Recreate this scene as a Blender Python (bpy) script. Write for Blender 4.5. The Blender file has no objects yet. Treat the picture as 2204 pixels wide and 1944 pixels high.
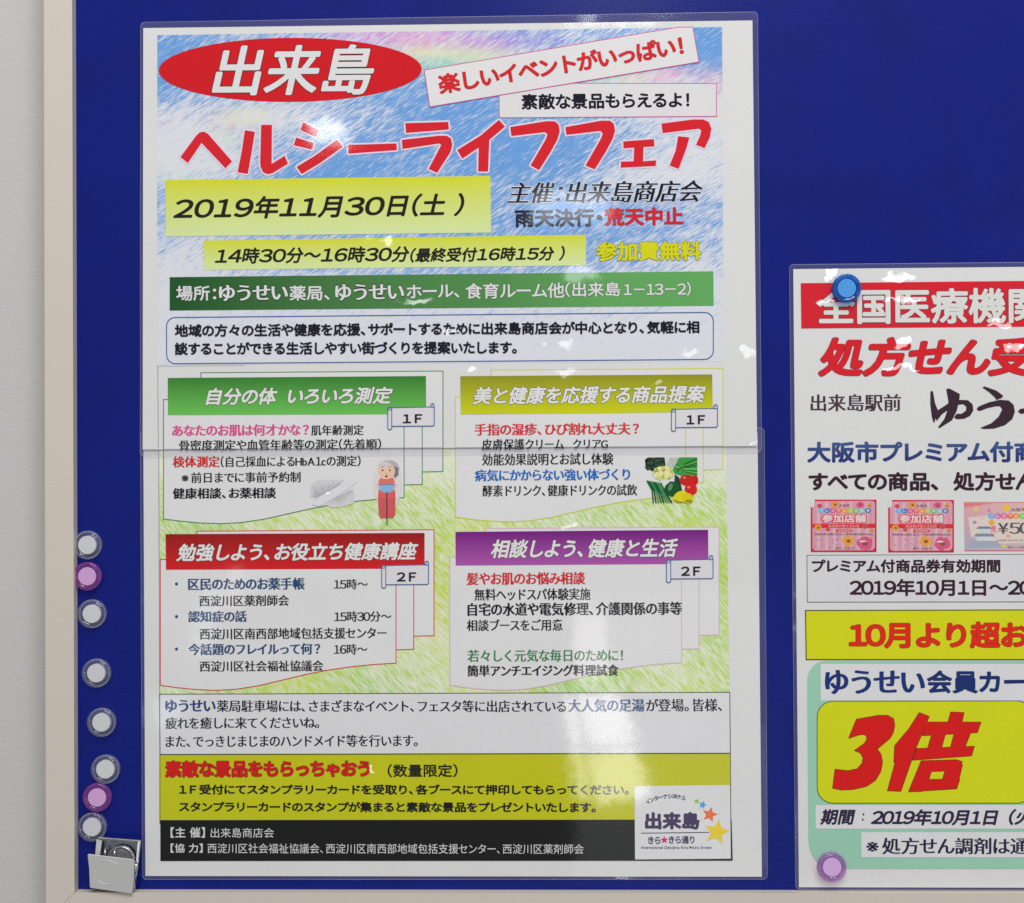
import bpy, math, random
import numpy as np
sc = bpy.context.scene
random.seed(4); RNG = np.random.default_rng(7)

# ------------------------------------------------------------------ camera
SW, SH = 2204.0, 1944.0                       # photograph size; all measures below are in its pixels
LENS = 55.0
F = SW * LENS / 36.0
RX, RY, RZ = -0.01308698, -0.02779789, 0.00673416
CPOS = np.array([0.28591884, 0.27817804, 1.07337136])      # board-plane coords: right, up, out of the board
ZOFF = 1.15                                   # height of the plane origin above the floor
def _rot(rx, ry, rz):
    c, s = np.cos, np.sin
    X = np.array([[1,0,0],[0,c(rx),-s(rx)],[0,s(rx),c(rx)]])
    Y = np.array([[c(ry),0,s(ry)],[0,1,0],[-s(ry),0,c(ry)]])
    Z = np.array([[c(rz),-s(rz),0],[s(rz),c(rz),0],[0,0,1]])
    return Z @ Y @ X
R = _rot(RX, RY, RZ)
def world(p):                                 # plane coords (right, up, out) -> world
    return (p[0], -p[2], p[1] + ZOFF)
def plane(px, py, out=0.0):
    """photo pixel (arrays allowed) -> plane coords on the sheet lying `out` metres in front of the board"""
    px = np.asarray(px, float); py = np.asarray(py, float)
    d = np.stack([(px - SW/2)/F, (SH/2 - py)/F, -np.ones_like(px)], -1) @ R     # R^T d
    t = (out - CPOS[2]) / d[..., 2]
    return CPOS + d * t[..., None]
def pw(px, py, out=0.0):
    return world(plane(px, py, out))

from mathutils import Matrix, Vector
cam = bpy.data.cameras.new('camera'); camo = bpy.data.objects.new('camera', cam); sc.collection.objects.link(camo)
cam.sensor_width = 36; cam.sensor_fit = 'HORIZONTAL'; cam.lens = LENS; cam.clip_start = .01; cam.clip_end = 50
B = np.array([[1,0,0],[0,0,-1],[0,1,0]], float)
M = Matrix(((B @ R.T)).tolist()).to_4x4(); M.translation = Vector(world(CPOS)); camo.matrix_world = M
sc.camera = camo

# ------------------------------------------------------------------ light
w = bpy.data.worlds.new("World"); sc.world = w; w.use_nodes = True
bg = w.node_tree.nodes['Background']; bg.inputs[0].default_value = (.97, .98, 1.0, 1); bg.inputs[1].default_value = 0.29
sc.view_settings.view_transform = 'Standard'; sc.view_settings.look = 'None'
sc.view_settings.exposure = 0; sc.view_settings.gamma = 1
sc.cycles.use_denoising = False
sc.cycles.max_bounces = 10; sc.cycles.transparent_max_bounces = 12

def area(name, loc, size, radiance, col=(1,1,1), target=None, roll=0.0):
    l = bpy.data.lights.new(name, 'AREA'); l.shape = 'RECTANGLE'; l.size, l.size_y = size
    l.energy = radiance * math.pi * size[0] * size[1]; l.color = col
    o = bpy.data.objects.new(name, l); sc.collection.objects.link(o); o.location = loc
    if target is None:
        o.rotation_euler = Matrix.Rotation(math.radians(roll), 3, 'Y') .to_4x4().to_euler()
        o.rotation_euler = (Matrix.Rotation(math.radians(roll), 3, 'Y') @ Matrix.Rotation(math.pi/2, 3, 'X')).to_euler()
    else:
        o.rotation_euler = (Vector(target) - Vector(loc)).to_track_quat('-Z', 'Y').to_euler()
    return o
DD = 2204/2044.0                              # "display" pixel -> photo pixel
LD = 3.0                                      # how far the room's lamps stand from the board
def lamp_pos(dx, dy, d=LD):
    p = plane(dx*DD, dy*DD)
    q = CPOS + (p - CPOS) * (CPOS[2] + d) / CPOS[2]
    return np.array([q[0], q[1], d])
PXM = float(plane(1600, 900)[0] - plane(600, 900)[0]) / 1000 * DD     # metres per display pixel
def mirror_lamp(name, dx, dy, wpx, hpx, rad, col=(1,1,1), roll=0.0, d=LD):
    k = (CPOS[2] + d) / CPOS[2] * PXM
    return area(name, world(lamp_pos(dx, dy, d)), (wpx*k, hpx*k), rad, col, None, roll)
# big soft ceiling light that carries the exposure, plus the smaller lamps and bright openings mirrored in the film
mid = world(np.array([.25, .28, 0]))
area('ceiling_panel', (0.55, -1.75, ZOFF + 2.2), (1.7, 1.1), 8.9, (1, .985, .955), mid)
area('side_fill', (1.9, -2.2, ZOFF + .3), (1.0, 1.2), 1.1, (.92, .96, 1), mid)  # unseen fill light added from the side, no window there
LAMPS = {}
for nm, a in {'A': (1135, 414, 138, 62, 6, (.93, .97, 1)), 'B': (655, 264, 76, 44, 13, (1, 1, 1)), 'C': (1225, -18, 190, 146, 11, (.96, .98, 1))}.items():
    mirror_lamp('ceiling_lamp', *a); LAMPS[nm] = lamp_pos(a[0], a[1])
for a in [(1234, 1556, 92, 104, 7.5, (1, .99, .94), -12), (1216, 1440, 82, 104, 7.0, (1, 1, .97), -10),
          (1152, 1448, 24, 100, 6.0, (1, 1, .97), -5), (1164, 1556, 26, 100, 6, (1, .99, .94), -9),
          (1184, 1290, 70, 150, 3.6, (1, .98, .97), -8), (1160, 1195, 26, 60, 2.2, (1, .98, .97), -7)]:
    mirror_lamp('film_glare_light', *a[:5], a[5], a[6])  # the doorway mirrored in the film, pieced together from bright panels
mirror_lamp('film_glare_light', 1350, 1500, 380, 640, .55, (.95, .97, 1))
mirror_lamp('film_glare_light', 415, 1240, 40, 130, 2.0, (.75, .88, 1), 14)  # this and the next two: unseen panels added for faint streaks in the film
mirror_lamp('film_glare_light', 330, 1420, 60, 70, 2.6, (.75, .88, 1), 5)
mirror_lamp('film_glare_light', 470, 1175, 30, 90, 1.6, (1, .9, .85), 10)

# ------------------------------------------------------------------ helpers
def lin(c):
    c = np.asarray(c, float) / 255.0
    return np.where(c <= .04045, c/12.92, ((c + .055)/1.055)**2.4)
INK_K = 1.22
def ink(c):                                    # printed colour as seen on the lit sheet -> reflectance of the print
    return np.clip((lin(c) - .014) * INK_K, .004, .9)
def nodes(m):
    m.use_nodes = True; return m.node_tree.nodes, m.node_tree.links
def pmat(name, col, rough=.5, metal=0, spec=.5, bump=None, **kw):
    m = bpy.data.materials.new(name); n, l = nodes(m); b = n['Principled BSDF']
    b.inputs['Base Color'].default_value = (*col, 1); b.inputs['Roughness'].default_value = rough
    b.inputs['Metallic'].default_value = metal; b.inputs['Specular IOR Level'].default_value = spec
    for k, v in kw.items(): b.inputs[k.replace('_', ' ')].default_value = v
    if bump:
        sc_, st, dist, det = bump
        tc = n.new('ShaderNodeTexCoord'); nz = n.new('ShaderNodeTexNoise'); nz.inputs['Scale'].default_value = sc_; nz.inputs['Detail'].default_value = det
        bp = n.new('ShaderNodeBump'); bp.inputs['Strength'].default_value = st; bp.inputs['Distance'].default_value = dist
        l.new(tc.outputs['Object'], nz.inputs['Vector']); l.new(nz.outputs['Fac'], bp.inputs['Height']); l.new(bp.outputs['Normal'], b.inputs['Normal'])
    return m
def mesh_obj(name, verts, faces, mat=None, parent=None, smooth=False, origin=None):
    me = bpy.data.meshes.new(name)
    v = np.asarray(verts, float)
    if origin is not None: v = v - np.asarray(origin)
    me.from_pydata(v.tolist(), [], faces); me.update()
    if mat: me.materials.append(mat)
    if smooth: me.polygons.foreach_set('use_smooth', [True]*len(me.polygons))
    o = bpy.data.objects.new(name, me); sc.collection.objects.link(o)
    if origin is not None: o.location = origin
    if parent: o.parent = parent
    return o
def empty(name, label, cat, loc=(0,0,0), group=None):
    o = bpy.data.objects.new(name, None); sc.collection.objects.link(o); o.location = loc
    o['label'] = label; o['category'] = cat; o.empty_display_size = .02
    if group: o['group'] = group
    return o
def bevel(o, wd, seg=2):
    b = o.modifiers.new('bevel', 'BEVEL'); b.width = wd; b.segments = seg; b.limit_method = 'ANGLE'; b.angle_limit = .6
    o.data.polygons.foreach_set('use_smooth', [True]*len(o.data.polygons))
    n = o.modifiers.new('wn', 'WEIGHTED_NORMAL'); n.keep_sharp = False

# ------------------------------------------------------------------ the film's gloss: slow waves, pinched spots, fine orange peel
def slope_to(dx, dy, lamp):
    p = plane(dx*DD, dy*DD); L = LAMPS[lamp]
    v = CPOS - p; v /= np.linalg.norm(v); u = L - p; u = u/np.linalg.norm(u); n = v + u
    return n[0]/n[2], n[1]/n[2], p
GLINTS = [  # display x, y, half sizes, which lamp they catch
    (772, 483, 44, 16, 'B'), (830, 603, 60, 15, 'B'), (905, 668, 34, 11, 'B'), (935, 742, 34, 13, 'B'),
    (1155, 553, 50, 24, 'A'), (1120, 688, 34, 16, 'A'), (1130, 742, 44, 22, 'A'), (1378, 703, 34, 15, 'A'),
    (1494, 706, 32, 24, 'A'), (1322, 768, 30, 12, 'A'), (1499, 885, 8, 22, 'A'),
    (1790, 553, 70, 18, 'C'), (1652, 546, 20, 14, 'C'), (1634, 606, 34, 6, 'C'), (1800, 602, 70, 8, 'C'), (1796, 684, 44, 20, 'C'),
    (1795, 735, 84, 9, 'C'), (1985, 650, 40, 13, 'C'), (2022, 696, 30, 18, 'C'),
    (650, 985, 26, 9, 'B'), (1145, 1050, 30, 8, 'A'), (748, 1538, 20, 24, 'B'),
]
def gloss_group():
    g = bpy.data.node_groups.new('film_gloss', 'ShaderNodeTree')
    g.interface.new_socket('Normal', in_out='OUTPUT', socket_type='NodeSocketVector')
    n, l = g.nodes, g.links
    geo = n.new('ShaderNodeNewGeometry'); acc = None
    def vm(op, a, b=None):
        x = n.new('ShaderNodeVectorMath'); x.operation = op
        for i, s in enumerate((a, b)):
            if s is None: continue
            if isinstance(s, (tuple, list)): x.inputs[i].default_value = s
            else: l.new(s, x.inputs[i])
        return x
    # slow and fine noise slopes
    for scale, amp, det in ((9, .012, 0.0), (60, .0035, 0.0), (190, .0042, 1.0)):
        nz = n.new('ShaderNodeTexNoise'); nz.inputs['Scale'].default_value = scale; nz.inputs['Detail'].default_value = det
        l.new(geo.outputs['Position'], nz.inputs['Vector'])
        c = vm('SUBTRACT', nz.outputs['Color'], (.5, .5, .5)); c2 = vm('MULTIPLY', c.outputs[0], (amp, 0, amp))
        acc = c2 if acc is None else vm('ADD', acc.outputs[0], c2.outputs[0])
    base = acc; acc = None; wsum = None
    nz = n.new('ShaderNodeTexNoise'); nz.inputs['Scale'].default_value = 85; nz.inputs['Detail'].default_value = 2.5
    l.new(geo.outputs['Position'], nz.inputs['Vector'])
    c = vm('SUBTRACT', nz.outputs['Color'], (.5, .5, .5)); c = vm('MULTIPLY', c.outputs[0], (.034, 0, .017)); warped = vm('ADD', geo.outputs['Position'], c.outputs[0])
    for dx, dy, sx, sy, lamp in GLINTS:
        a, b_, p = slope_to(dx, dy, lamp); P = world(p)
        d = vm('SUBTRACT', warped.outputs[0], P)
        d = vm('MULTIPLY', d.outputs[0], (1/(sx*PXM*.9), 0, 1/(sy*PXM*.9)))
        q = vm('DOT_PRODUCT', d.outputs[0], d.outputs[0])
        q2 = n.new('ShaderNodeMath'); q2.operation = 'MULTIPLY'; l.new(q.outputs['Value'], q2.inputs[0]); q2.inputs[1].default_value = -.5
        e = n.new('ShaderNodeMath'); e.operation = 'EXPONENT'; l.new(q2.outputs[0], e.inputs[0])
        s = n.new('ShaderNodeVectorMath'); s.operation = 'SCALE'; s.inputs[0].default_value = (a, 0, b_); l.new(e.outputs[0], s.inputs['Scale'])
        acc = s if acc is None else vm('ADD', acc.outputs[0], s.outputs[0])
        if wsum is None: wsum = e
        else:
            x = n.new('ShaderNodeMath'); x.operation = 'ADD'; l.new(wsum.outputs[0], x.inputs[0]); l.new(e.outputs[0], x.inputs[1]); wsum = x
    inv = n.new('ShaderNodeMapRange'); inv.inputs['To Min'].default_value = 1; inv.inputs['To Max'].default_value = .35; l.new(wsum.outputs[0], inv.inputs['Value'])
    b2 = n.new('ShaderNodeVectorMath'); b2.operation = 'SCALE'; l.new(base.outputs[0], b2.inputs[0]); l.new(inv.outputs[0], b2.inputs['Scale'])
    acc = vm('ADD', acc.outputs[0], b2.outputs[0])
    nn = vm('ADD', geo.outputs['Normal'], acc.outputs[0]); nn = vm('NORMALIZE', nn.outputs[0])
    out = n.new('NodeGroupOutput'); l.new(nn.outputs[0], out.inputs[0])
    return g
GLOSS = gloss_group()
def add_gloss(m):
    n, l = m.node_tree.nodes, m.node_tree.links; b = n['Principled BSDF']
    g = n.new('ShaderNodeGroup'); g.node_tree = GLOSS
    b.inputs['Coat Weight'].default_value = 1; b.inputs['Coat Roughness'].default_value = .05; b.inputs['Coat IOR'].default_value = 1.55
    b.inputs['Specular IOR Level'].default_value = 0; b.inputs['Roughness'].default_value = .7
    l.new(g.outputs[0], b.inputs['Coat Normal'])
def grain(n, l, col, amt=.045, sc_=2600, slow=.04):
    """toner and paper grain: a fine and a slow unevenness of the tone"""
    tc = n.new('ShaderNodeTexCoord'); v = None
    for s_, k in ((sc_, amt), (sc_*.28, amt*.6), (22, slow)):
        t = n.new('ShaderNodeTexNoise'); t.inputs['Scale'].default_value = s_; t.inputs['Detail'].default_value = 1; l.new(tc.outputs['Object'], t.inputs['Vector'])
        x = n.new('ShaderNodeMath'); x.operation = 'MULTIPLY_ADD'; x.inputs[1].default_value = k*2; x.inputs[2].default_value = -k; l.new(t.outputs['Fac'], x.inputs[0])
        if v is None: v = x
        else:
            y = n.new('ShaderNodeMath'); y.operation = 'ADD'; l.new(v.outputs[0], y.inputs[0]); l.new(x.outputs[0], y.inputs[1]); v = y
    y = n.new('ShaderNodeMath'); y.operation = 'ADD'; y.inputs[1].default_value = 1; l.new(v.outputs[0], y.inputs[0])
    z = n.new('ShaderNodeVectorMath'); z.operation = 'SCALE'; l.new(y.outputs[0], z.inputs['Scale'])
    if isinstance(col, tuple): z.inputs[0].default_value = col
    else: l.new(col, z.inputs[0])
    return z.outputs[0]
def ink_material():
    m = bpy.data.materials.new('printed_ink'); n, l = nodes(m); b = n['Principled BSDF']
    a = n.new('ShaderNodeAttribute'); a.attribute_name = 'ink'; l.new(grain(n, l, a.outputs['Color']), b.inputs['Base Color']); add_gloss(m)
    return m
INK = ink_material()
PAPER_C = (212, 212, 212)
paper_m = bpy.data.materials.new('laminated_paper'); nodes(paper_m)
paper_m.node_tree.links.new(grain(paper_m.node_tree.nodes, paper_m.node_tree.links, tuple(ink(PAPER_C)), .03, 2600, .03), paper_m.node_tree.nodes['Principled BSDF'].inputs['Base Color']); add_gloss(paper_m)

def crayon_material(name, ang, white):
    """hand-drawn crayon shading: pigment colour and cover come from the sheet's 'ink' map, the strokes from stretched noise"""
    m = bpy.data.materials.new(name); n, l = nodes(m); b = n['Principled BSDF']
    a = n.new('ShaderNodeAttribute'); a.attribute_name = 'ink'
    tc = n.new('ShaderNodeTexCoord')
    def noise(along, across, det, seed):
        rt = n.new('ShaderNodeVectorRotate'); rt.rotation_type = 'Y_AXIS'; rt.inputs['Angle'].default_value = math.radians(ang)
        l.new(tc.outputs['Object'], rt.inputs['Vector'])
        s = n.new('ShaderNodeVectorMath'); s.operation = 'MULTIPLY'; s.inputs[1].default_value = (along, 0, across); l.new(rt.outputs[0], s.inputs[0])
        s2 = n.new('ShaderNodeVectorMath'); s2.operation = 'ADD'; s2.inputs[1].default_value = (seed, seed*3.1, 0); l.new(s.outputs[0], s2.inputs[0])
        t = n.new('ShaderNodeTexNoise'); t.inputs['Scale'].default_value = 1; t.inputs['Detail'].default_value = det; t.inputs['Roughness'].default_value = .65
        l.new(s2.outputs[0], t.inputs['Vector']); return t.outputs['Fac']
    def mth(op, x, y, z=None):
        k = n.new('ShaderNodeMath'); k.operation = op
        for i, s in enumerate((x, y, z)):
            if s is None: continue
            if isinstance(s, (int, float)): k.inputs[i].default_value = s
            else: l.new(s, k.inputs[i])
        return k.outputs[0]
    n1 = noise(120, 1150, 1.0, 1.7); n2 = noise(70, 260, 2.0, 5.1); n3 = noise(230, 2000, 0.0, 9.3)
    dev = lambda x, k: mth('MULTIPLY', mth('SUBTRACT', x, .5), k)
    v = mth('ADD', dev(n1, 2.0), mth('ADD', dev(n2, 1.0), dev(n3, 1.0)))
    v = mth('ADD', v, mth('MULTIPLY', mth('SUBTRACT', a.outputs['Alpha'], .5), 1.25))
    mr = n.new('ShaderNodeMapRange'); mr.interpolation_type = 'SMOOTHSTEP'; mr.inputs['From Min'].default_value = -.55; mr.inputs['From Max'].default_value = .62
    l.new(v, mr.inputs['Value'])
    mx = n.new('ShaderNodeMix'); mx.data_type = 'RGBA'; l.new(mr.outputs[0], mx.inputs['Factor'])
    mx.inputs['A'].default_value = (*ink(white), 1); l.new(a.outputs['Color'], mx.inputs['B']); l.new(mx.outputs['Result'], b.inputs['Base Color'])
    add_gloss(m); return m
SKY_M = crayon_material('crayon_sky', 33, (212, 214, 220))
GRASS_M = crayon_material('crayon_grass', -47, (222, 226, 205))

# ------------------------------------------------------------------ print builder
REG = {'A': (280,20,680/2044), 'B': (900,20,760/2044), 'C': (300,570,660/2044), 'D': (940,570,720/2044), 'E': (300,1100,680/2044),
       'F': (940,1100,720/2044), 'G': (300,1450,700/2044), 'H': (960,1450,700/2044), 'I': (1660,540,544/2044), 'J': (1680,950,524/2044),
       'K': (1680,1350,524/1591), 'L': (100,1100,300/1352), 'M': (100,1500,300/1218), 'N': (0,0,400/1803), 'W': (0,0,DD), 'S': (0,0,1)}
def S(r, x, y):
    a, b, k = REG[r]; return (a + x*k, b + y*k)
def Q(r, pts): return [S(r, *p) for p in pts]
def slope(y):                                  # how the poster's horizontals run in the photograph
    return float(np.interp(y/DD, [40,547,760,1065,1385,1507,1717], [-.0139,-.0101,-.0075,-.0066,-.0053,-.0030,.0005]))
_glyphs = {}
FULL = {c: chr(ord(c) + 0xFEE0) for c in '0123456789'}
def _raw(ch, thin):
    k = (ch, thin)
    if k not in _glyphs:
        t = bpy.data.curves.new('lettering', 'FONT'); t.body = ch; t.size = 1; t.resolution_u = 4; t.offset = -.005 if thin else 0
        o = bpy.data.objects.new('lettering', t); sc.collection.objects.link(o)
        me = bpy.data.meshes.new_from_object(o.evaluated_get(bpy.context.evaluated_depsgraph_get()))
        v = np.empty(len(me.vertices)*3); me.vertices.foreach_get('co', v); v = v.reshape(-1, 3)[:, :2]
        f = [tuple(p.vertices) for p in me.polygons]
        bpy.data.objects.remove(o); bpy.data.curves.remove(t); bpy.data.meshes.remove(me)
        _glyphs[k] = (v, f)
    return _glyphs[k]
EM = None
def glyphs(s, thin, dig=(.58, 1.1)):
    """lay out a line: CJK on a full em, kana a little tighter, digits and punctuation set narrow"""
    global EM
    if EM is None: EM = float(np.ptp(_raw('国国', False)[0][:, 0]) - np.ptp(_raw('国', False)[0][:, 0]))
    V, Fc, n, x = [], [], 0, 0.0
    for ch in s:
        if ch in ' \u3000': x += .33*EM if ch == ' ' else EM; continue
        g = FULL.get(ch, ch); v, f = _raw(g, thin)
        if len(v) == 0: x += .5*EM; continue
        lo, hi = v[:, 0].min(), v[:, 0].max(); o = ord(g)
        if 0xFF10 <= o <= 0xFF19:
            adv = dig[0]*EM; k = dig[1]; w = (hi - lo)*k
            if g == '１': k = max(1, k*.92); w = (hi-lo)*k
            nx = (v[:, 0] - lo)*k + (adv - w)/2
        elif ord(ch) < 128 or ch in '¥': nx = v[:, 0] - lo; adv = hi - lo + .09*EM
        elif ch in '、。': nx = v[:, 0] - lo + .04*EM; adv = .56*EM
        elif ch in '（【': nx = v[:, 0] - lo + .10*EM; adv = hi - lo + .16*EM
        elif ch in '）】': nx = v[:, 0] - lo + .06*EM; adv = hi - lo + .16*EM
        elif ch == '※': k = 1.12; nx = (v[:, 0] - (lo + hi)/2)*k + .5*EM; adv = EM
        elif ch in '：・！': adv = .5*EM; nx = v[:, 0] - (lo + hi)/2 + adv/2
        elif ch in '？': adv = .8*EM; nx = v[:, 0] - (lo + hi)/2 + adv/2
        elif 0x3041 <= o <= 0x30FF: adv = .92*EM; nx = v[:, 0] - .04*EM
        else: adv = EM; nx = v[:, 0]
        V.append(np.stack([nx + x, v[:, 1]], 1)); Fc += [tuple(i + n for i in q) for q in f]; n += len(v); x += adv
    return (np.concatenate(V) if V else np.zeros((0, 2))), Fc
def ring(r, n=8, c=True):
    o = [(0, 0)] if c else []
    return o + [(r*math.cos(2*math.pi*i/n), r*math.sin(2*math.pi*i/n)) for i in range(n)]
STEP = 1e-4
class Print:
    """one printed block of a sheet: flat ink lying on the paper, one mesh"""
    def __init__(s, out, clip=None): s.out = out; s.v = []; s.f = []; s.c = []; s.n = 0; s.clip = clip
    def raw(s, pts, faces, col, lay):
        p = plane(np.asarray(pts)[:, 0], np.asarray(pts)[:, 1], s.out + lay*STEP)
        p[:, 2] = s.out + lay*STEP
        s.v.append(np.stack([p[:, 0], -p[:, 2], p[:, 1] + ZOFF], 1))
        s.f += [tuple(i + s.n for i in f) for f in faces]
        c = np.asarray(col, float)
        if c.ndim == 1: c = np.tile(ink(c[:3]), (len(pts), 1))
        else: c = ink(c[:, :3])
        s.c.append(np.concatenate([c, np.ones((len(pts), 1))], 1)); s.n += len(pts)
    def poly(s, pts, col, lay, clip=True):
        pts = [tuple(p) for p in pts]; cols = None
        if np.asarray(col).ndim == 2: cols = list(col)
        if s.clip and clip: pts = clip_y(pts, *s.clip)
        if len(pts) < 3: return
        a = sum(pts[i][0]*pts[(i+1) % len(pts)][1] - pts[(i+1) % len(pts)][0]*pts[i][1] for i in range(len(pts)))
        if a > 0:
            pts = pts[::-1]; cols = cols[::-1] if cols else None
        s.raw(pts, [tuple(range(len(pts)))], cols if cols else col, lay)
    def line(s, pts, wd, col, lay, closed=False):
        pts = [np.array(p, float) for p in pts]
        if closed: pts = pts + [pts[0]]
        for i in range(len(pts) - 1):
            a, b = pts[i], pts[i+1]; d = b - a; L = np.hypot(*d)
            if L < 1e-6: continue
            d /= L; nrm = np.array([-d[1], d[0]]) * wd/2; e = d * wd * .45
            s.poly([a-e+nrm, b+e+nrm, b+e-nrm, a-e-nrm], col, lay + (i % 7)*.01)
    def ell(s, c, rx, ry, col, lay, n=40, rot=0, wob=0):
        pts = []
        ph = RNG.uniform(0, 6.28, 3)
        for i in range(n):
            t = 2*math.pi*i/n; k = 1 + wob*(math.sin(3*t+ph[0]) + math.sin(5*t+ph[1]) + .7*math.sin(9*t+ph[2]))/2
            x, y = rx*math.cos(t)*k, ry*math.sin(t)*k
            pts.append((c[0] + x*math.cos(rot) - y*math.sin(rot), c[1] + x*math.sin(rot) + y*math.cos(rot)))
        s.poly(pts, col, lay)
    def shape(s, polys, col, lay, out=None):
        """polygons with an outline grown round them"""
        if out:
            for j, (dx, dy) in enumerate(ring(out[1], 14, False)):
                for i, p in enumerate(polys): s.poly([(x+dx, y+dy) for x, y in p], out[0], lay + j*.012 + i*.002)
        for i, p in enumerate(polys): s.poly(p, col, lay + .3 + i*.02)
    def tp(s, t, a, b, h, col, lay, wt=0, shear=0, out=None, ming=False, col2=None, dig=(.58, 1.1)):
        v, f = glyphs(t, bool(ming), dig); v = v.copy(); n = len(v)
        if n == 0: return
        offs = ring(wt, 8) if wt else [(0, 0)]
        if ming: offs = [(x + o[0]*.5, o[1]*.35) for x in np.linspace(-ming, ming, 3) for o in (ring(wt, 6) if wt else [(0, 0)])]
        allv = np.concatenate([v + np.array(o) for o in offs]); allv[:, 0] += shear*allv[:, 1]
        lo, hi = allv.min(0), allv.max(0); sp = np.maximum(hi - lo, 1e-6)
        a, b = np.array(a, float), np.array(b, float); d = b - a; up = np.array([d[1], -d[0]])/np.hypot(*d)
        def put(V, c, z):
            V = V.copy(); V[:, 0] += shear*V[:, 1]; u = (V - lo)/sp
            P = a + u[:, :1]*d + (u[:, 1:] - .5)*h*up
            if c is col and col2 is not None:
                C = np.asarray(col) + (np.asarray(col2) - np.asarray(col))*(1-u[:, 1:2]); s.raw(P, f, C, z)
            else: s.raw(P, f, c, z)
        if out:
            base = wt + out[1]
            for j, o in enumerate(ring(base, 12, False)): put(v + np.array(o), out[0], lay + j*.012)
            if ming:
                for j, x in enumerate((-ming, ming)): put(v + np.array((x + math.copysign(out[1], x), 0)), out[0], lay + .16 + j*.012)
        for j, o in enumerate(offs): put(v + np.array(o), col, lay + .35 + j*.012)
    def t(s, r, t, x0, x1, yt, yb, col, lay, **k):
        (xa, y1), (xb, y2) = S(r, x0, yt), S(r, x1, yb); yc = (y1 + y2)/2; m = k.pop('slope', slope(yc)) * (xb - xa)/2
        s.tp(t, (xa, yc - m), (xb, yc + m), y2 - y1, col, lay, **k)
    def build(s, name, parent, mat=None):
        v = np.concatenate(s.v); me = bpy.data.meshes.new(name); me.from_pydata(v.tolist(), [], s.f); me.update()
        at = me.color_attributes.new('ink', 'FLOAT_COLOR', 'POINT'); at.data.foreach_set('color', np.concatenate(s.c).astype(np.float32).ravel())
        me.materials.append(mat or INK); o = bpy.data.objects.new(name, me); sc.collection.objects.link(o); o.parent = parent
        return o
SEAM_L, SEAM_R = (307.1, 967.8), (1629.7, 960.3)
def seam(x): return SEAM_L[1] + (SEAM_R[1]-SEAM_L[1])*(x-SEAM_L[0])/(SEAM_R[0]-SEAM_L[0])
def clip_y(pts, side, off):
    f = lambda p: side*(p[1] - seam(p[0]) - off); o = []
    for i in range(len(pts)):
        a, b = pts[i], pts[(i+1) % len(pts)]; fa, fb = f(a), f(b)
        if fa >= 0: o.append(a)
        if fa*fb < 0:
            t = fa/(fa - fb); o.append((a[0] + (b[0]-a[0])*t, a[1] + (b[1]-a[1])*t))
    return o
def quadgrid(c, nx, ny):
    """corners TL, TR, BR, BL in photo px -> grid of points"""
    c = [np.array(p, float) for p in c]; pts = []
    for j in range(ny+1):
        v = j/ny
        for i in range(nx+1):
            u = i/nx; pts.append((c[0]*(1-u)+c[1]*u)*(1-v) + (c[3]*(1-u)+c[2]*u)*v)
    f = [(j*(nx+1)+i, (j+1)*(nx+1)+i, (j+1)*(nx+1)+i+1, j*(nx+1)+i+1) for j in range(ny) for i in range(nx)]
    return np.array(pts), f
def pigment(name, corners, nx, ny, out, lay, fn, mat, parent):
    pts, f = quadgrid(corners, nx, ny); p = plane(pts[:, 0], pts[:, 1], out + lay*STEP)
    v = np.stack([p[:, 0], -p[:, 2], p[:, 1] + ZOFF], 1)
    me = bpy.data.meshes.new(name); me.from_pydata(v.tolist(), [], f); me.update()
    col = np.array([fn(x/DD, y/DD) for x, y in pts])
    at = me.color_attributes.new('ink', 'FLOAT_COLOR', 'POINT'); at.data.foreach_set('color', col.astype(np.float32).ravel())
    me.materials.append(mat); o = bpy.data.objects.new(name, me); sc.collection.objects.link(o); o.parent = parent
    return o

# ------------------------------------------------------------------ setting: wall and board
wall_m = pmat('plaster', lin((186, 185, 183))*1.22, .85, bump=(520, .35, .0010, 3))
mesh_obj('wall', [(-2.2, .0145, ZOFF-1.15), (2.8, .0145, ZOFF-1.15), (2.8, .0145, ZOFF+1.6), (-2.2, .0145, ZOFF+1.6)], [(0, 1, 2, 3)], wall_m)['kind'] = 'structure'

XI, ZI = -0.0449, -0.0075                       # inner corner of the frame on the panel
XO = 1.16; ZT = .72                             # its other two inner edges, out of the picture
board = empty('notice_board', 'blue notice board with a cream frame holding the laminated posters', 'notice board', world((XI, ZI, 0)))
board_inv = Matrix.Translation(-Vector(board.location))
blue_m = bpy.data.materials.new('blue_enamel'); n, l = nodes(blue_m); b = n['Principled BSDF']
b.inputs['Base Color'].default_value = (.0040, .0125, .200, 1); b.inputs['Roughness'].default_value = .5; b.inputs['Specular IOR Level'].default_value = .05
b.inputs['Coat Weight'].default_value = .32; b.inputs['Coat Roughness'].default_value = .2
l.new(grain(n, l, (.0040, .0125, .200), .16, 1500, .16), b.inputs['Base Color'])
tc = n.new('ShaderNodeTexCoord'); nz = n.new('ShaderNodeTexNoise'); nz.inputs['Scale'].default_value = 900; nz.inputs['Detail'].default_value = 2
bp = n.new('ShaderNodeBump'); bp.inputs['Strength'].default_value = .12; bp.inputs['Distance'].default_value = .0004
l.new(tc.outputs['Object'], nz.inputs['Vector']); l.new(nz.outputs['Fac'], bp.inputs['Height']); l.new(bp.outputs['Normal'], b.inputs['Normal'])
def child(o, par):
    o.parent = par; o.matrix_parent_inverse = Matrix.Translation(-Vector(par.location)); return o
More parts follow.
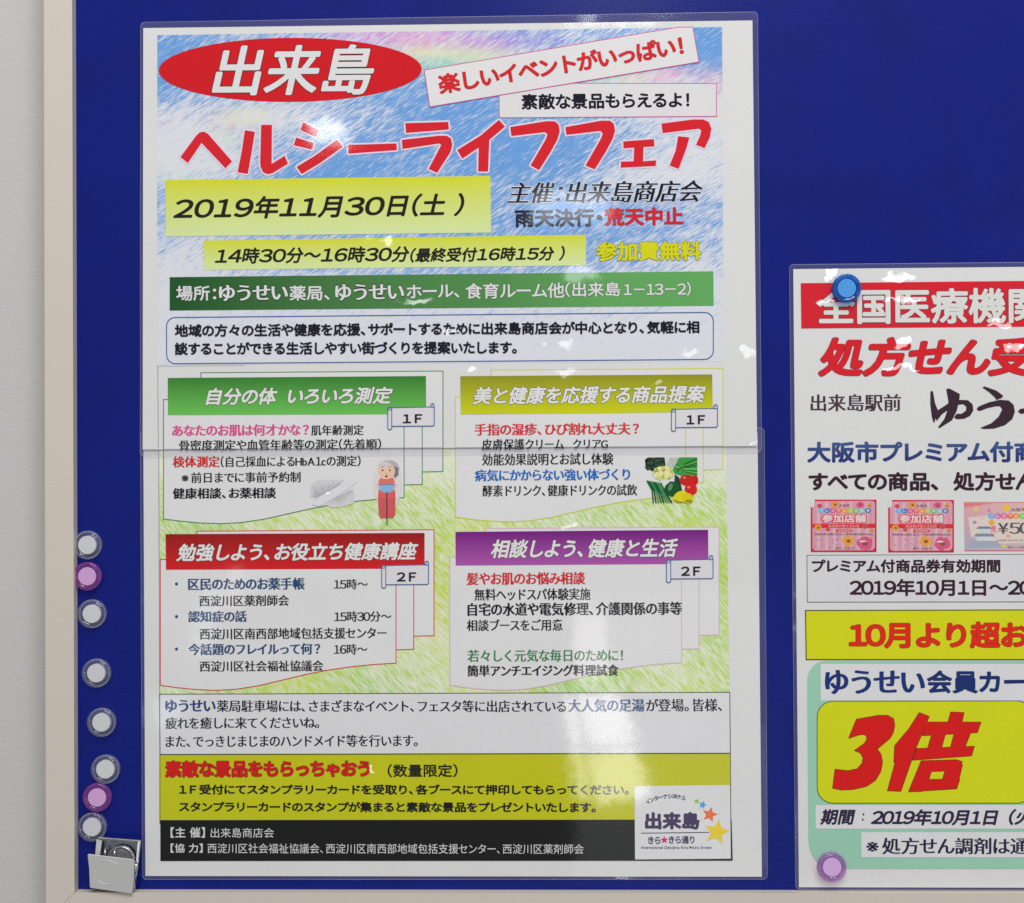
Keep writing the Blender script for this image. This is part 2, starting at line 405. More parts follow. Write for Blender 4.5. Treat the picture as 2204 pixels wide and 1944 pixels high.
def boxv(x0, x1, y0, y1, z0, z1):
    v = [(x, y, z) for z in (z0, z1) for y in (y0, y1) for x in (x0, x1)]
    return v, [(0,2,3,1), (4,5,7,6), (0,1,5,4), (2,6,7,3), (0,4,6,2), (1,3,7,5)]
v, f = boxv(XI-.004, XO+.004, 0, .012, ZOFF+ZI-.004, ZOFF+ZT+.004)
child(mesh_obj('panel', v, f, blue_m), board)
cream_m = pmat('cream_frame', lin((201, 193, 182))*1.17, .55, spec=.4, bump=(700, .15, .0004, 2))
FD = .0095                                      # how far the frame stands proud of the panel
xface = float(plane(158, 1000, FD)[0]); xout = float(plane(94.5, 1000, FD)[0])
WI, WO = XI - xface, XI - xout                  # bevel width, whole width
prof = [(0, 0), (.0, .0052), (WI*.55, FD-.0012), (WI, FD), (WO-.0008, FD), (WO, FD-.0008), (WO, -.013), (0.003, -.013)]   # distance outwards, out of the board
def rail(a, b, n_out, mitre_a, mitre_b):
    """a, b inner corner points (x, z); n_out outward normal; profile swept with 45 degree mitres"""
    d = np.array([b[0]-a[0], b[1]-a[1]], float); d /= np.hypot(*d); no = np.array(n_out, float); v = []
    for (P, sg) in ((a, -1), (b, 1)):
        for o_, h in prof:
            q = np.array(P) + no*o_ + d*sg*(o_ - .00012); v.append((q[0], -h, q[1] + ZOFF))
    k = len(prof); f = [(i, (i+1) % k, k + (i+1) % k, k + i) for i in range(k)] + [tuple(range(k))[::-1], tuple(range(k, 2*k))]
    o = child(mesh_obj('frame_rail', v, f, cream_m), board)
    import bmesh
    bm = bmesh.new(); bm.from_mesh(o.data); bmesh.ops.recalc_face_normals(bm, faces=bm.faces); bm.to_mesh(o.data); bm.free()
    return o
c = [(XI, ZI), (XO, ZI), (XO, ZT), (XI, ZT)]
rail(c[0], c[1], (0, -1), 1, 1); rail(c[1], c[2], (1, 0), 1, 1); rail(c[2], c[3], (0, 1), 1, 1); rail(c[3], c[0], (-1, 0), 1, 1)

# ------------------------------------------------------------------ laminated sheets
def thin_fresnel(n, l, ior):
    fr = n.new('ShaderNodeFresnel'); g = n.new('ShaderNodeNewGeometry'); m = n.new('ShaderNodeMapRange')
    m.inputs['To Min'].default_value = ior; m.inputs['To Max'].default_value = 1/ior
    l.new(g.outputs['Backfacing'], m.inputs['Value']); l.new(m.outputs[0], fr.inputs['IOR']); return fr
film_m = bpy.data.materials.new('clear_film'); n, l = nodes(film_m); b = n['Principled BSDF']
tr = n.new('ShaderNodeBsdfTransparent'); tr.inputs[0].default_value = (.96, .96, .97, 1)
df = n.new('ShaderNodeBsdfDiffuse'); df.inputs[0].default_value = (.72, .70, .90, 1)
gl = n.new('ShaderNodeBsdfGlossy'); gl.inputs['Roughness'].default_value = .08
m1 = n.new('ShaderNodeMixShader'); m1.inputs[0].default_value = .075; l.new(tr.outputs[0], m1.inputs[1]); l.new(df.outputs[0], m1.inputs[2])
fr = thin_fresnel(n, l, 1.55); m2 = n.new('ShaderNodeMixShader')
l.new(fr.outputs[0], m2.inputs[0]); l.new(m1.outputs[0], m2.inputs[1]); l.new(gl.outputs[0], m2.inputs[2]); l.new(m2.outputs[0], n['Material Output'].inputs['Surface'])
rim_m = bpy.data.materials.new('film_rim'); n, l = nodes(rim_m)
tr = n.new('ShaderNodeBsdfTransparent'); df = n.new('ShaderNodeBsdfDiffuse'); df.inputs[0].default_value = (.72, .72, .8, 1); gl = n.new('ShaderNodeBsdfGlossy'); gl.inputs['Roughness'].default_value = .25
m1 = n.new('ShaderNodeMixShader'); m1.inputs[0].default_value = .12; l.new(tr.outputs[0], m1.inputs[1]); l.new(df.outputs[0], m1.inputs[2])
m2 = n.new('ShaderNodeMixShader'); m2.inputs[0].default_value = .06; l.new(m1.outputs[0], m2.inputs[1]); l.new(gl.outputs[0], m2.inputs[2]); l.new(m2.outputs[0], n['Material Output'].inputs['Surface'])

def rounded(c, r, n=8):
    """rounded outline of a quad TL, TR, BR, BL (photo px)"""
    c = [np.array(p, float) for p in c]; o = []
    for i in range(4):
        p, a, b = c[i], c[i-1], c[(i+1) % 4]
        u = (a-p)/np.linalg.norm(a-p); v = (b-p)/np.linalg.norm(b-p); ce = p + (u+v)*r
        for k in range(n+1):
            t = k/n*math.pi/2; o.append(ce - v*r*math.cos(t) - u*r*math.sin(t))
    return o
def laminate(name_paper, film, paper, out, parent, rr=9):
    """paper slab, clear border ring of film, and the film's rolled rim"""
    P = plane([p[0] for p in paper], [p[1] for p in paper], out)
    v = [(p[0], -out, p[1]+ZOFF) for p in P] + [(p[0], -out+.0003, p[1]+ZOFF) for p in P]
    f = [(0,3,2,1), (4,5,6,7), (0,1,5,4), (1,2,6,5), (2,3,7,6), (3,0,4,7)]
    sheet = mesh_obj(name_paper, v, f, paper_m, parent)
    O = rounded(film, rr)
    # subdivide outline, slight ripple of the free edge out of the plane
    pts = []
    for i in range(len(O)):
        a, b = O[i], O[(i+1) % len(O)]; k = max(1, int(np.linalg.norm(b-a)/18))
        pts += [a + (b-a)*j/k for j in range(k)]
    pts = np.array(pts); N = len(pts)
    pl = plane(pts[:, 0], pts[:, 1], out)
    ctr = np.mean(np.array(paper), 0)
    inner = []
    pp = np.array(paper, float)
    for q in pts:                                # nearest point on the paper outline
        best = None
        for i in range(4):
            a, b = pp[i], pp[(i+1) % 4]; t = np.clip(np.dot(q-a, b-a)/np.dot(b-a, b-a), 0, 1); z = a + t*(b-a); dd = np.linalg.norm(q-z)
            if best is None or dd < best[0]: best = (dd, z)
        inner.append(best[1])
    il = plane(np.array(inner)[:, 0], np.array(inner)[:, 1], out)
    rip = .00016*np.sin(np.linspace(0, 2*math.pi*9, N)) + .0001*np.sin(np.linspace(0, 2*math.pi*23, N))
    v = [(p[0], -out - r_ , p[1]+ZOFF) for p, r_ in zip(pl, rip)] + [(p[0], -out-.00002, p[1]+ZOFF) for p in il]
    f = [(i, N+i, N+(i+1) % N, (i+1) % N) for i in range(N)]
    o = mesh_obj('film_border', v, f, film_m, sheet, True)
    if sum(p_.normal.y*p_.area for p_ in o.data.polygons) > 0: o.data.flip_normals()
    # rim: thin square-ish bead
    rb = .00024; V = []; Fc = []; K = 6
    nx = np.roll(pl, -1, 0) - np.roll(pl, 1, 0); nx = np.stack([nx[:, 1], -nx[:, 0]], 1); nx /= np.maximum(np.linalg.norm(nx, axis=1), 1e-9)[:, None]
    for i in range(N):
        for k in range(K):
            t = 2*math.pi*k/K; V.append((pl[i, 0] + nx[i, 0]*rb*math.cos(t), -out - rip[i] - rb*math.sin(t)*.8, pl[i, 1] + ZOFF + nx[i, 1]*rb*math.cos(t)))
    Fc = [(i*K+k, ((i+1) % N)*K+k, ((i+1) % N)*K+(k+1) % K, i*K+(k+1) % K) for i in range(N) for k in range(K)]
    mesh_obj('film_rim', V, Fc, rim_m, sheet, True)
    return sheet

poster = empty('event_poster', 'two-sheet laminated health fair poster with crayon sky and red headline', 'poster')
UP, LO, NO = .0026, .0014, .0015
usheet = laminate('laminated_sheet', [(302.6,48.3), (1630.7,25.6), (1639.2,973), (301.8,981.5)], [(308.3,60.6), (1619.5,44.2), (1629.7,960.3), (307.1,967.8)], UP, poster)
lsheet = laminate('laminated_sheet', [(302,930), (1645,921), (1652,1892.5), (306.5,1893)], [(308.5,941), (1630.5,932), (1639.8,1887.3), (313,1885.6)], LO, poster)
notice = empty('pharmacy_notice', 'laminated pharmacy notice with a red heading bar, pinned by a blue magnet', 'poster')
nsheet = laminate('laminated_sheet', [(1699.1,569.8), (2652,560.5), (2670,1917), (1712.5,1913.9)], [(1707.4,579.4), (2644,570.4), (2661,1911.5), (1719.5,1909.9)], NO, notice)

# ---- pigment maps
def blob(x, y, cx, cy, rx, ry=None): return math.exp(-((x-cx)/rx)**2 - ((y-cy)/(ry or rx))**2)
SKYW = [(335,270,90,60,-.62),(420,330,110,45,-.5),(560,235,90,36,-.42),(1330,205,110,50,-.45),(1400,300,110,70,-.5),(1010,130,60,25,-.2),(1290,355,140,40,-.35),
        (430,520,150,60,-.2),(345,560,70,90,-.35),(1400,560,90,70,-.3),(330,420,40,60,.1),(350,95,70,40,.4),(330,165,40,50,.35),(1400,100,80,55,.5),(900,215,140,60,.35),
        (700,320,150,45,.3),(1050,320,150,50,.35),(1120,440,150,60,.25),(600,350,200,25,.25),(1020,80,120,20,.15),(500,255,100,30,.1),(880,500,260,60,.1),(1100,290,260,60,.2)]
SKYC = [(720,70,90,22,(196,150,215),.8),(850,78,120,26,(214,140,205),.95),(960,92,100,24,(190,140,215),.8),(1080,80,70,22,(150,140,215),.5),(860,108,90,18,(226,214,150),.8),(960,118,90,18,(214,222,150),.8),
        (880,132,60,16,(130,200,185),.8),(990,136,80,18,(140,205,185),.6),(1210,168,60,18,(140,205,180),.8),(1270,160,50,18,(215,218,150),.8),(1330,152,70,20,(228,170,200),.8),
        (1425,170,30,30,(228,175,205),.7),(1436,215,22,30,(230,220,160),.7),(1438,245,22,30,(200,225,170),.7),(335,262,55,26,(186,150,215),.95),(325,295,40,22,(222,165,210),.9),(455,245,60,18,(228,190,205),.8),
        (505,232,60,18,(222,222,160),.9),(420,280,60,18,(216,226,165),.8),(345,320,50,22,(212,224,160),.9),(340,350,45,20,(150,208,200),.8),(325,600,30,40,(215,180,215),.8),(330,640,40,30,(226,200,214),.6)]
def skyfn(x, y):
    cov = .55 + sum(a*blob(x, y, cx, cy, rx, ry) for cx, cy, rx, ry, a in SKYW)
    cov -= .75*max(0, (y-520)/200)
    c = np.array((98, 148, 208), float)*.8 + np.array((126,172,224))*.2
    for cx, cy, rx, ry, cc, a in SKYC:
        k = min(1, a*blob(x, y, cx, cy, rx, ry)*1.25); c = c*(1-k) + np.array(cc)*k
    fade = min(1, max(0, (y-560)/130)); c = c*(1-fade*.7) + np.array((196,208,232))*fade*.7
    return (*ink(c), float(np.clip(cov, 0.02, 1)))
def grassfn(x, y):
    k = .5 + .5*math.sin(x/61 + 1.3)*math.sin(y/47 + .4); c = np.array((190,212,72))*k + np.array((150,200,96))*(1-k)
    k2 = blob(x, y, 900, 1260, 120, 200)*.6; c = c*(1-k2) + np.array((206,214,70))*k2
    cov = .50 + .14*math.sin(x/83+.5)*math.cos(y/71) - .4*max(0, (985-y)/90)
    if x > 1360: cov += .14*min(1, (y-1000)/200)
    return (*ink(c), float(np.clip(cov, .02, 1)))
pigment('crayon_sky', [S('A',176,168), S('B',1760,103), S('D',1752,592), S('C',119,668)], 70, 46, UP, 1, skyfn, SKY_M, usheet)
pigment('crayon_grass', [(342,962), (1562,955), (1570.5,1489.5), (343.5,1495)], 70, 34, LO, 1, grassfn, GRASS_M, lsheet)

BLK, WHT = (32, 31, 36), (214, 213, 214)
RED = (203, 44, 50)
# ---- upper sheet
p = Print(UP)
p.ell(S('A',1036,392), 851*REG['A'][2], 207*REG['A'][2], (200, 38, 44), 3, 72, rot=-.006)
p.t('A', '出来島', 527, 1580, 230, 556, WHT, 4, wt=.021, shear=.22, out=((70, 25, 40), .012), slope=-.009)
p.build('title_oval', usheet)

p = Print(UP); mg = (200, 84, 152)
p.poly(Q('B', [(468,428),(1727,430),(1727,620),(470,628)]), (214,212,214), 3); p.line(Q('B', [(468,428),(1727,430),(1727,620),(470,628)]), 1.5, (186,96,160), 3.4, True)
p.t('B', '素敵な景品もらえるよ！', 597, 1570, 484, 576, (36,36,46), 4, wt=.03)
p.build('prize_box', usheet)
p = Print(UP); q = Q('B', [(35,352),(1506,104),(1590,103),(1625,305),(68,565)])
p.poly(q, (216,214,215), 5); p.line(q, 1.6, mg, 5.4, True)
p.tp('楽しいイベントがいっぱい！', S('B',118,437), S('B',1532,208), 116*REG['B'][2], (206,46,50), 6, wt=.032, out=((120,40,60), .008))
p.build('slogan_box', usheet)

A_, B_ = 'A', 'B'
strokes = [
 Q('A', [(325,957),(428,818),(450,797),(478,792),(504,806),(660,985),(617,1030),(462,866),(374,996)]),
 Q('A', [(742,783),(808,793),(790,905),(762,1066),(695,1056),(722,920)]),
 Q('A', [(848,748),(918,748),(916,1000),(1000,948),(1022,1000),(920,1062),(888,1068),(860,1055),(844,1020),(841,990)]),
 Q('A', [(1122,733),(1222,785),(1200,828),(1100,780)]), Q('A', [(1075,830),(1190,868),(1175,908),(1057,880)]),
 Q('A', [(1340,842),(1376,890),(1230,995),(1110,1067),(1077,1020),(1200,945)]), Q('A', [(1410,878),(1724,868),(1726,912),(1412,935)]),
 [S('A',1780,737), S('B',175,652), S('B',178,697), S('A',1785,801)],
 [S('A',1758,845), S('B',120,732), S('B',165,732), S('B',190,748), S('B',198,785), S('B',187,828), S('B',110,948), S('B',60,925), S('B',125,802), S('B',134,786), S('B',120,778), S('A',1762,905)],
 Q('B', [(468,640),(503,680),(412,757),(405,940),(347,940),(350,802),(255,866),(226,815),(360,732)]),
 Q('B', [(532,682),(740,648),(790,648),(813,666),(820,706),(806,755),(765,830),(700,932),(650,905),(740,750),(748,724),(734,712),(540,735)]),
 Q('B', [(852,682),(1060,645),(1110,645),(1133,663),(1140,703),(1126,752),(1085,828),(1022,928),(968,905),(1060,745),(1068,719),(1054,705),(858,728)]),
 Q('B', [(1187,765),(1365,752),(1368,795),(1305,798),(1302,880),(1378,875),(1376,908),(1172,918),(1174,882),(1247,880),(1250,802),(1188,806)]),
 Q('B', [(1408,662),(1590,638),(1650,638),(1683,653),(1697,690),(1690,740),(1658,805),(1608,785),(1632,732),(1638,702),(1624,692),(1415,718)]),
 Q('B', [(1505,735),(1570,742),(1555,800),(1508,925),(1455,905),(1490,820)])]
p = Print(UP); p.shape(strokes, (206, 44, 52), 3, ((214, 206, 224), 3.6)); p.build('headline', usheet)

YT, YB = (203, 208, 50), (206, 221, 160)
p = Print(UP); p.poly([S('A',228,1105), S('B',418,965), S('B',422,1293), S('A',230,1470)], [YT, YT, YB, YB], 3)
p.tp('2019年11月30日（土 ）', S('A',278,1290), S('B',268,1130), 50, (42,41,36), 4, wt=.026, shear=.22, dig=(.78, 1.3)); p.build('date_banner', usheet)
p = Print(UP); p.poly([S('A',478,1497), S('B',970,1305), S('B',972,1483), S('A',480,1687)], [YT, YT, YB, YB], 3)
p.tp('14時30分～16時30分', S('A',548,1597), S('A',1808,1583), 35, (42,41,36), 4, wt=.026, shear=.2, dig=(.76, 1.3))
p.tp('（最終受付16時15分 ）', S('A',1812,1592), S('B',850,1412), 32, (42,41,36), 4, wt=.028, shear=.2, dig=(.76, 1.28)); p.build('time_banner', usheet)
p = Print(UP); p.tp('主催：出来島商店会', S('B',512,1064), S('B',1648,1052), 46, (36,36,46), 3, ming=.026, wt=.013, shear=.26, out=((206,212,226), .03)); p.build('organiser_lettering', usheet)
p = Print(UP); p.t('B', '雨天決行・', 560, 1065, 1155, 1260, (44,44,56), 3, wt=.034)
p.t('B', '荒天中止', 1080, 1535, 1148, 1252, (205,44,52), 3, wt=.034, out=((90,40,50), .01)); p.build('weather_lettering', usheet)
p = Print(UP); p.t('B', '参加費無料', 1030, 1640, 1343, 1457, (204,204,38), 3, wt=.034, out=((74,80,40), .018)); p.build('free_entry_lettering', usheet)

p = Print(UP); g0, g1 = (38, 78, 44), (99, 160, 94)
tl, tr_, br, bl = S('C',202,83), S('D',1690,40), S('D',1692,250), S('C',202,305)
gx = [(0, (40,84,46)), (.3, (72,118,68)), (.62, (84,140,80)), (.8, (98,160,92)), (1, (98,164,94))]
for (u0, c0), (u1, c1) in zip(gx, gx[1:]):
    f_ = lambda a, b, u: (a[0]+(b[0]-a[0])*u, a[1]+(b[1]-a[1])*u)
    p.poly([f_(tl,tr_,u0), f_(tl,tr_,u1), f_(bl,br,u1), f_(bl,br,u0)], [c0, c1, c1, c0], 3)
o1 = ((40,52,44), .02)
for r, t, x0, x1, yt, yb in [('C','場所：',245,512,140,240), ('C','薬局、',1000,1268,138,238)]: p.t(r, t, x0, x1, yt, yb, WHT, 4, wt=.02, out=o1)
for x0, x1, yt, yb in [(530,990,134,240), (1305,1765,128,236)]: p.t('C', 'ゆうせい', x0, x1, yt, yb, WHT, 4, wt=.04, out=o1, ming=.018)
p.tp('ホール、', S('C',1780,181), S('D',138,158), 30, WHT, 4, wt=.02, out=o1)
for r, t, x0, x1, yt, yb in [('D','食育ルーム他',175,780,110,206), ('D','（出来島',785,1122,106,196), ('D','1－13－2）',1142,1553,106,192)]: p.t(r, t, x0, x1, yt, yb, WHT, 4, wt=.018, out=o1)
p.build('venue_banner', usheet)

p = Print(UP); q = rounded([S('C',180,352), S('D',1690,291), S('D',1690,578), S('C',182,660)], 19)
p.line(q, 2.0, (58, 92, 152), 3, True)
p.tp('地域の方々の生活や健康を応援、サポートするために出来島商店会が中心となり、気軽に相', S('C',235,440), S('D',1605,380), 28, (36,36,46), 4, wt=.034)
p.tp('談することができる生活しやすい街づくりを提案いたします。', S('C',235,560), S('D',490,505), 28, (36,36,46), 4, wt=.034); p.build('intro_box', usheet)

# ---- programme panels, which run across the seam of the two sheets
def panel_paths(x0, x1, y0, y1):
    sl = slope((y0+y1)/2)
    def P(u, v): x = x0 + (x1-x0)*u; return (x, y0 + (y1-y0)*v + sl*(x-(x0+x1)/2))
    wave = [(0, .966), (.06, .981), (.13, .994), (.205, 1.0), (.28, .993), (.36, .972), (.45, .936), (.53, .904), (.6, .88), (.7, .856), (.78, .843), (.861, .836)]
    back = [(.134, 0), (1, 0), (1, .665), (.926, .665), (.926, .75), (.861, .75)]
    fill = [P(*q) for q in back] + [P(*q) for q in wave[::-1]] + [P(0, .176), P(.134, .176)]
    lines = [[P(.134, .04), P(.134, 0), P(1, 0), P(1, .665), P(.926, .667)], [P(.926, .2), P(.926, .75), P(.861, .752)],
             [P(.861, .2), P(.861, .836)], [P(*q) for q in wave[::-1]] + [P(0, .176), P(.03, .176)]]
    return fill, lines
PANELS = {1: (352, 953.3, 801, 1126, (70,136,88)), 2: (980.5, 1556, 795.4, 1122, (200,206,62)), 3: (345, 934.2, 1142.3, 1485, (200,52,58)), 4: (968.2, 1547.5, 1136.3, 1485, (210,178,192))}
PW = (216, 215, 216)
def panel_body(pr, k, lay):
    x0, x1, y0, y1, c = PANELS[k]; fill, lines = panel_paths(x0, x1, y0, y1); pr.poly(fill, PW, lay)
    for i, q in enumerate(lines): pr.line(q, 1.9, c, lay + .4 + i*.1)
def tag_print(par, out, r, x0, y0, x1, y1, t, tx0, tx1, ty0, ty1):
    p = Print(out); bl_ = (66, 102, 152); k = REG[r][2]
    p.poly(Q(r, [(x0,y0+4),(x1,y0-2),(x1,y1-4),(x1-6,y1),(x0,y1+2)]), (212,210,214), 5)
    p.line(Q(r, [(x0,y0+4),(x1,y0-2),(x1,y1-6),(x1-8,y1),(x0,y1+2)]), 2.0, bl_, 5.4, True)
    q = rounded(Q(r, [(x0-14,y0),(x0+12,y0),(x0+12,y1+24),(x0-14,y1+24)]), 12*k, 5); p.poly(q, (212,210,214), 6); p.line(q, 1.8, bl_, 6.4, True)
    c_ = S(r, x0-1, y0+14); q = [(c_[0]+8*k*math.cos(a), c_[1]+8*k*math.sin(a)) for a in np.linspace(0, 5.5, 10)]; p.line(q, 1.4, bl_, 6.7)
    c_ = S(r, x1-11, y0-12); q = [(c_[0]+11*k*math.cos(a), c_[1]+13*k*math.sin(a)) for a in np.linspace(0, 6.28, 14)]; p.poly(q, (200,206,220), 6.5); p.line(q, 1.8, bl_, 6.7, True)
    p.line(Q(r, [(x1-11,y0-12),(x1-9,y0-26)]), 1.5, bl_, 6.9)
    p.t(r, t, tx0, tx1, ty0, ty1, (44,42,50), 7, wt=.03); p.build('floor_tag', par)
def heading(par, out, r, q, c0, c1, texts):
    p = Print(out); p.poly(Q(r, q), [c0, c0, c1, c1], 4)
    for t, x0, x1, yt, yb in texts: p.t(r, t, x0, x1, yt, yb, (218,217,216), 5, wt=.030, shear=.24, out=((58,58,50), .022))
    p.build('panel_heading', par)
MK = dict(ming=.026, wt=.006)
MB = dict(ming=.032, wt=.020)
TX = (34, 33, 40)
p = Print(UP); p.clip = (-1, -1.0); panel_body(p, 1, 2); p.line([S('C',122,676), (341,962)], 1.6, (158,160,166), 2); p.line([S('C',122,676), S('C',700,669)], 1.4, (190,192,196), 2)
p.t('C', 'あなたのお肌は何才かな？', 218, 1130, 1064, 1140, (212,78,136), 4, **MB); p.t('C', '肌年齢測定', 1145, 1495, 1068, 1136, TX, 4, **MK)
p.t('C', '骨密度測定や血管年齢等の測定（先着順）', 265, 1612, 1164, 1233, TX, 4, **MK); p.build('programme_panel', usheet)
p = Print(UP); p.clip = (-1, -1.0); panel_body(p, 2, 2)
p.t('D', '手指の湿疹、ひび割れ大丈夫？', 230, 1236, 968, 1040, (204,58,64), 4, **MB); p.t('D', '皮膚保護クリーム', 275, 778, 1064, 1130, TX, 4, **MK); p.t('D', 'クリアG', 832, 1046, 1066, 1122, TX, 4, **MK); p.build('programme_panel', usheet)
heading(usheet, UP, 'C', [(190,755),(1910,742),(1912,995),(190,1002)], (60,124,56), (106,186,86), [('自分の体', 440, 922, 820, 935), ('いろいろ測定', 990, 1690, 815, 930)])
heading(usheet, UP, 'D', [(145,681),(1683,670),(1687,900),(146,915)], (142,142,44), (197,202,24), [('美と健康を応援する商品提案', 218, 1645, 740, 850)])
tag_print(usheet, UP, 'C', 1670, 950, 1965, 1075, '１Ｆ', 1756, 1886, 996, 1056)
tag_print(usheet, UP, 'D', 1448, 880, 1715, 993, '１Ｆ', 1526, 1640, 919, 975)

# ---- lower sheet
p = Print(LO); panel_body(p, 1, 2); p.line([(341.5,962), S('E',131,1185)], 1.6, (150,152,158), 2)
p.t('C', '検体測定', 222, 537, 1276, 1350, (202,52,54), 4, **MB); p.t('C', '（自己採血によるHbA1cの測定）', 542, 1475, 1274, 1346, TX, 4, **MK)
p.t('C', '※前日までに事前予約制', 280, 1075, 1382, 1452, TX, 4, **MK); p.t('C', '健康相談、お薬相談', 222, 912, 1486, 1558, TX, 4, **MB); p.build('programme_panel', lsheet)
p = Print(LO); panel_body(p, 2, 2)
p.t('D', '効能効果説明とお試し体験', 277, 1080, 1152, 1224, TX, 4, **MK); p.t('D', '病気にかからない強い体づくり', 232, 1182, 1248, 1320, (40,106,182), 4, **MB)
p.t('D', '酵素ドリンク、健康ドリンクの試飲', 280, 1225, 1344, 1413, TX, 4, **MK); p.build('programme_panel', lsheet)
p = Print(LO); panel_body(p, 3, 2); BL_ = (44,76,116)
for y in (472, 683, 893): p.ell(S('E', 240, y), 3.3, 3.3, (44,80,116), 4, 16)
for t, x0, x1, yt, yb, c_, st in [('区民のためのお薬手帳',315,1070,433,510,BL_,MB), ('15時～',1258,1478,440,506,TX,MK), ('西淀川区薬剤師会',387,968,545,615,TX,MK), ('認知症の話',315,695,646,718,BL_,MB), ('15時30分～',1260,1630,648,716,TX,MK),
      ('西淀川区南西部地域包括支援センター',390,1600,756,828,TX,MK), ('今話題のフレイルって何？',317,1170,856,930,BL_,MB), ('16時～',1258,1475,860,928,TX,MK), ('西淀川区社会福祉協議会',390,1190,968,1038,TX,MK)]:
    p.t('E', t, x0, x1, yt, yb, c_, 4, **st)
p.build('programme_panel', lsheet)
p = Print(LO); panel_body(p, 4, 2)
for t, x0, x1, yt, yb, c_, st in [('髪やお肌のお悩み相談',182,908,374,450,(202,50,56),MB), ('無料ヘッドスパ体験実施',230,940,473,545,TX,MK), ('自宅の水道や電気修理、介護関係の事等',188,1500,558,638,TX,MB), ('相談ブースをご用意',183,770,662,732,TX,MK),
      ('若々しく元気な毎日のために！',188,1138,846,920,(58,126,76),MK), ('簡単アンチエイジング料理試食',187,1112,940,1009,TX,MB)]:
    p.t('F', t, x0, x1, yt, yb, c_, 4, **st)
p.build('programme_panel', lsheet)
heading(lsheet, LO, 'E', [(170,150),(1845,142),(1845,372),(172,380)], (146,24,34), (204,40,44), [('勉強しよう、お役立ち健康講座', 238, 1805, 206, 322)])
heading(lsheet, LO, 'F', [(115,128),(1658,115),(1660,322),(116,333)], (114,38,124), (166,86,164), [('相談しよう、健康と生活', 330, 1475, 170, 286)])
tag_print(lsheet, LO, 'E', 1582, 350, 1870, 475, '２Ｆ', 1665, 1792, 396, 456)
tag_print(lsheet, LO, 'F', 1418, 297, 1688, 413, '２Ｆ', 1493, 1612, 339, 396)

# pictures printed on the lower sheet
p = Print(LO); kD = REG['D'][2]
def vd(x, y): return S('D', x, y)
p.poly(Q('D', [(1274,1190),(1290,1178),(1390,1177),(1402,1215),(1380,1250),(1320,1262),(1276,1240)]), (40,56,44), 5)
for i in range(34):
    x, y = RNG.uniform(1280,1392), RNG.uniform(1184,1250); p.ell(vd(x, y), 3.2, 2.8, random.choice([(30,44,34),(56,78,58),(70,92,70),(24,34,28)]), 5.2 + i*.005, 9, wob=.2)
p.poly(Q('D', [(1392,1178),(1500,1177),(1470,1240),(1440,1260),(1400,1235)]), (206,210,204), 5.1)
for i in range(7): p.line(Q('D', [(1430+i*9,1180),(1405+i*10,1235+i*3)]), 1.0, (110,128,112), 5.45)
p.poly(Q('D', [(1482,1177),(1592,1177),(1592,1300),(1560,1290),(1500,1292),(1455,1275),(1440,1255)]), (62,150,66), 5.2)
for i in range(11): p.line([vd(1460+RNG.uniform(0,10), 1262-i*4+RNG.uniform(-4,4)), vd(1520, 1215+i*5), vd(1590, 1182+i*10)], 1.4, random.choice([(28,88,40),(24,70,34),(110,190,100)]), 5.5+i*.005)
p.ell(vd(1385,1275), 64*kD, 46*kD, (206,206,128), 5.6, 40, wob=.05)
for i in range(40):
    a, r_ = RNG.uniform(0,6.28), math.sqrt(RNG.uniform(0,1)); p.ell(vd(1385+58*r_*math.cos(a), 1275+40*r_*math.sin(a)), 3.4, 3.1, random.choice([(222,222,150),(196,194,112),(228,228,168),(150,150,84)]), 5.75+i*.003, 12)
p.ell(vd(1400,1342), 38*kD, 32*kD, (214,213,214), 5.9); p.ell(vd(1438,1370), 44*kD, 46*kD, (34,84,50), 6.0, wob=.08); p.ell(vd(1428,1358), 12*kD, 24*kD, (90,140,96), 6.2, rot=.4)
p.poly(Q('D', [(1455,1280),(1482,1300),(1505,1400),(1470,1390),(1452,1330)]), (36,70,46), 5.95)
p.ell(vd(1528,1316), 44*kD, 34*kD, (200,40,40), 6.1); p.ell(vd(1578,1316), 20*kD, 30*kD, (196,36,38), 6.05); p.ell(vd(1553,1372), 38*kD, 36*kD, (206,44,42), 6.2)
p.ell(vd(1540,1360), 9*kD, 7*kD, (234,130,120), 6.4); p.ell(vd(1515,1302), 9*kD, 6*kD, (234,130,120), 6.4); p.line(Q('D', [(1512,1292),(1530,1300),(1545,1290)]), 1.3, (30,70,36), 6.5)
for i in range(8):
    x = 1286+i*12; p.line(Q('D', [(x, 1322+i*2), (x+30, 1375+i*3), (x+38+i*4, 1452)]), 3.1, random.choice([(34,104,60),(22,74,44),(58,140,84)]), 6.3+i*.01)
p.ell(vd(1490,1418), 46*kD, 34*kD, (214,204,42), 6.4, rot=-.5); p.ell(vd(1533,1428), 36*kD, 32*kD, (206,196,34), 6.5, rot=.3); p.ell(vd(1540,1445), 22*kD, 10*kD, (150,142,40), 6.6)
p.poly(Q('D', [(1440,1432),(1470,1452),(1525,1454),(1480,1446)]), (120,116,40), 6.7)
p.build('vegetable_picture', lsheet)

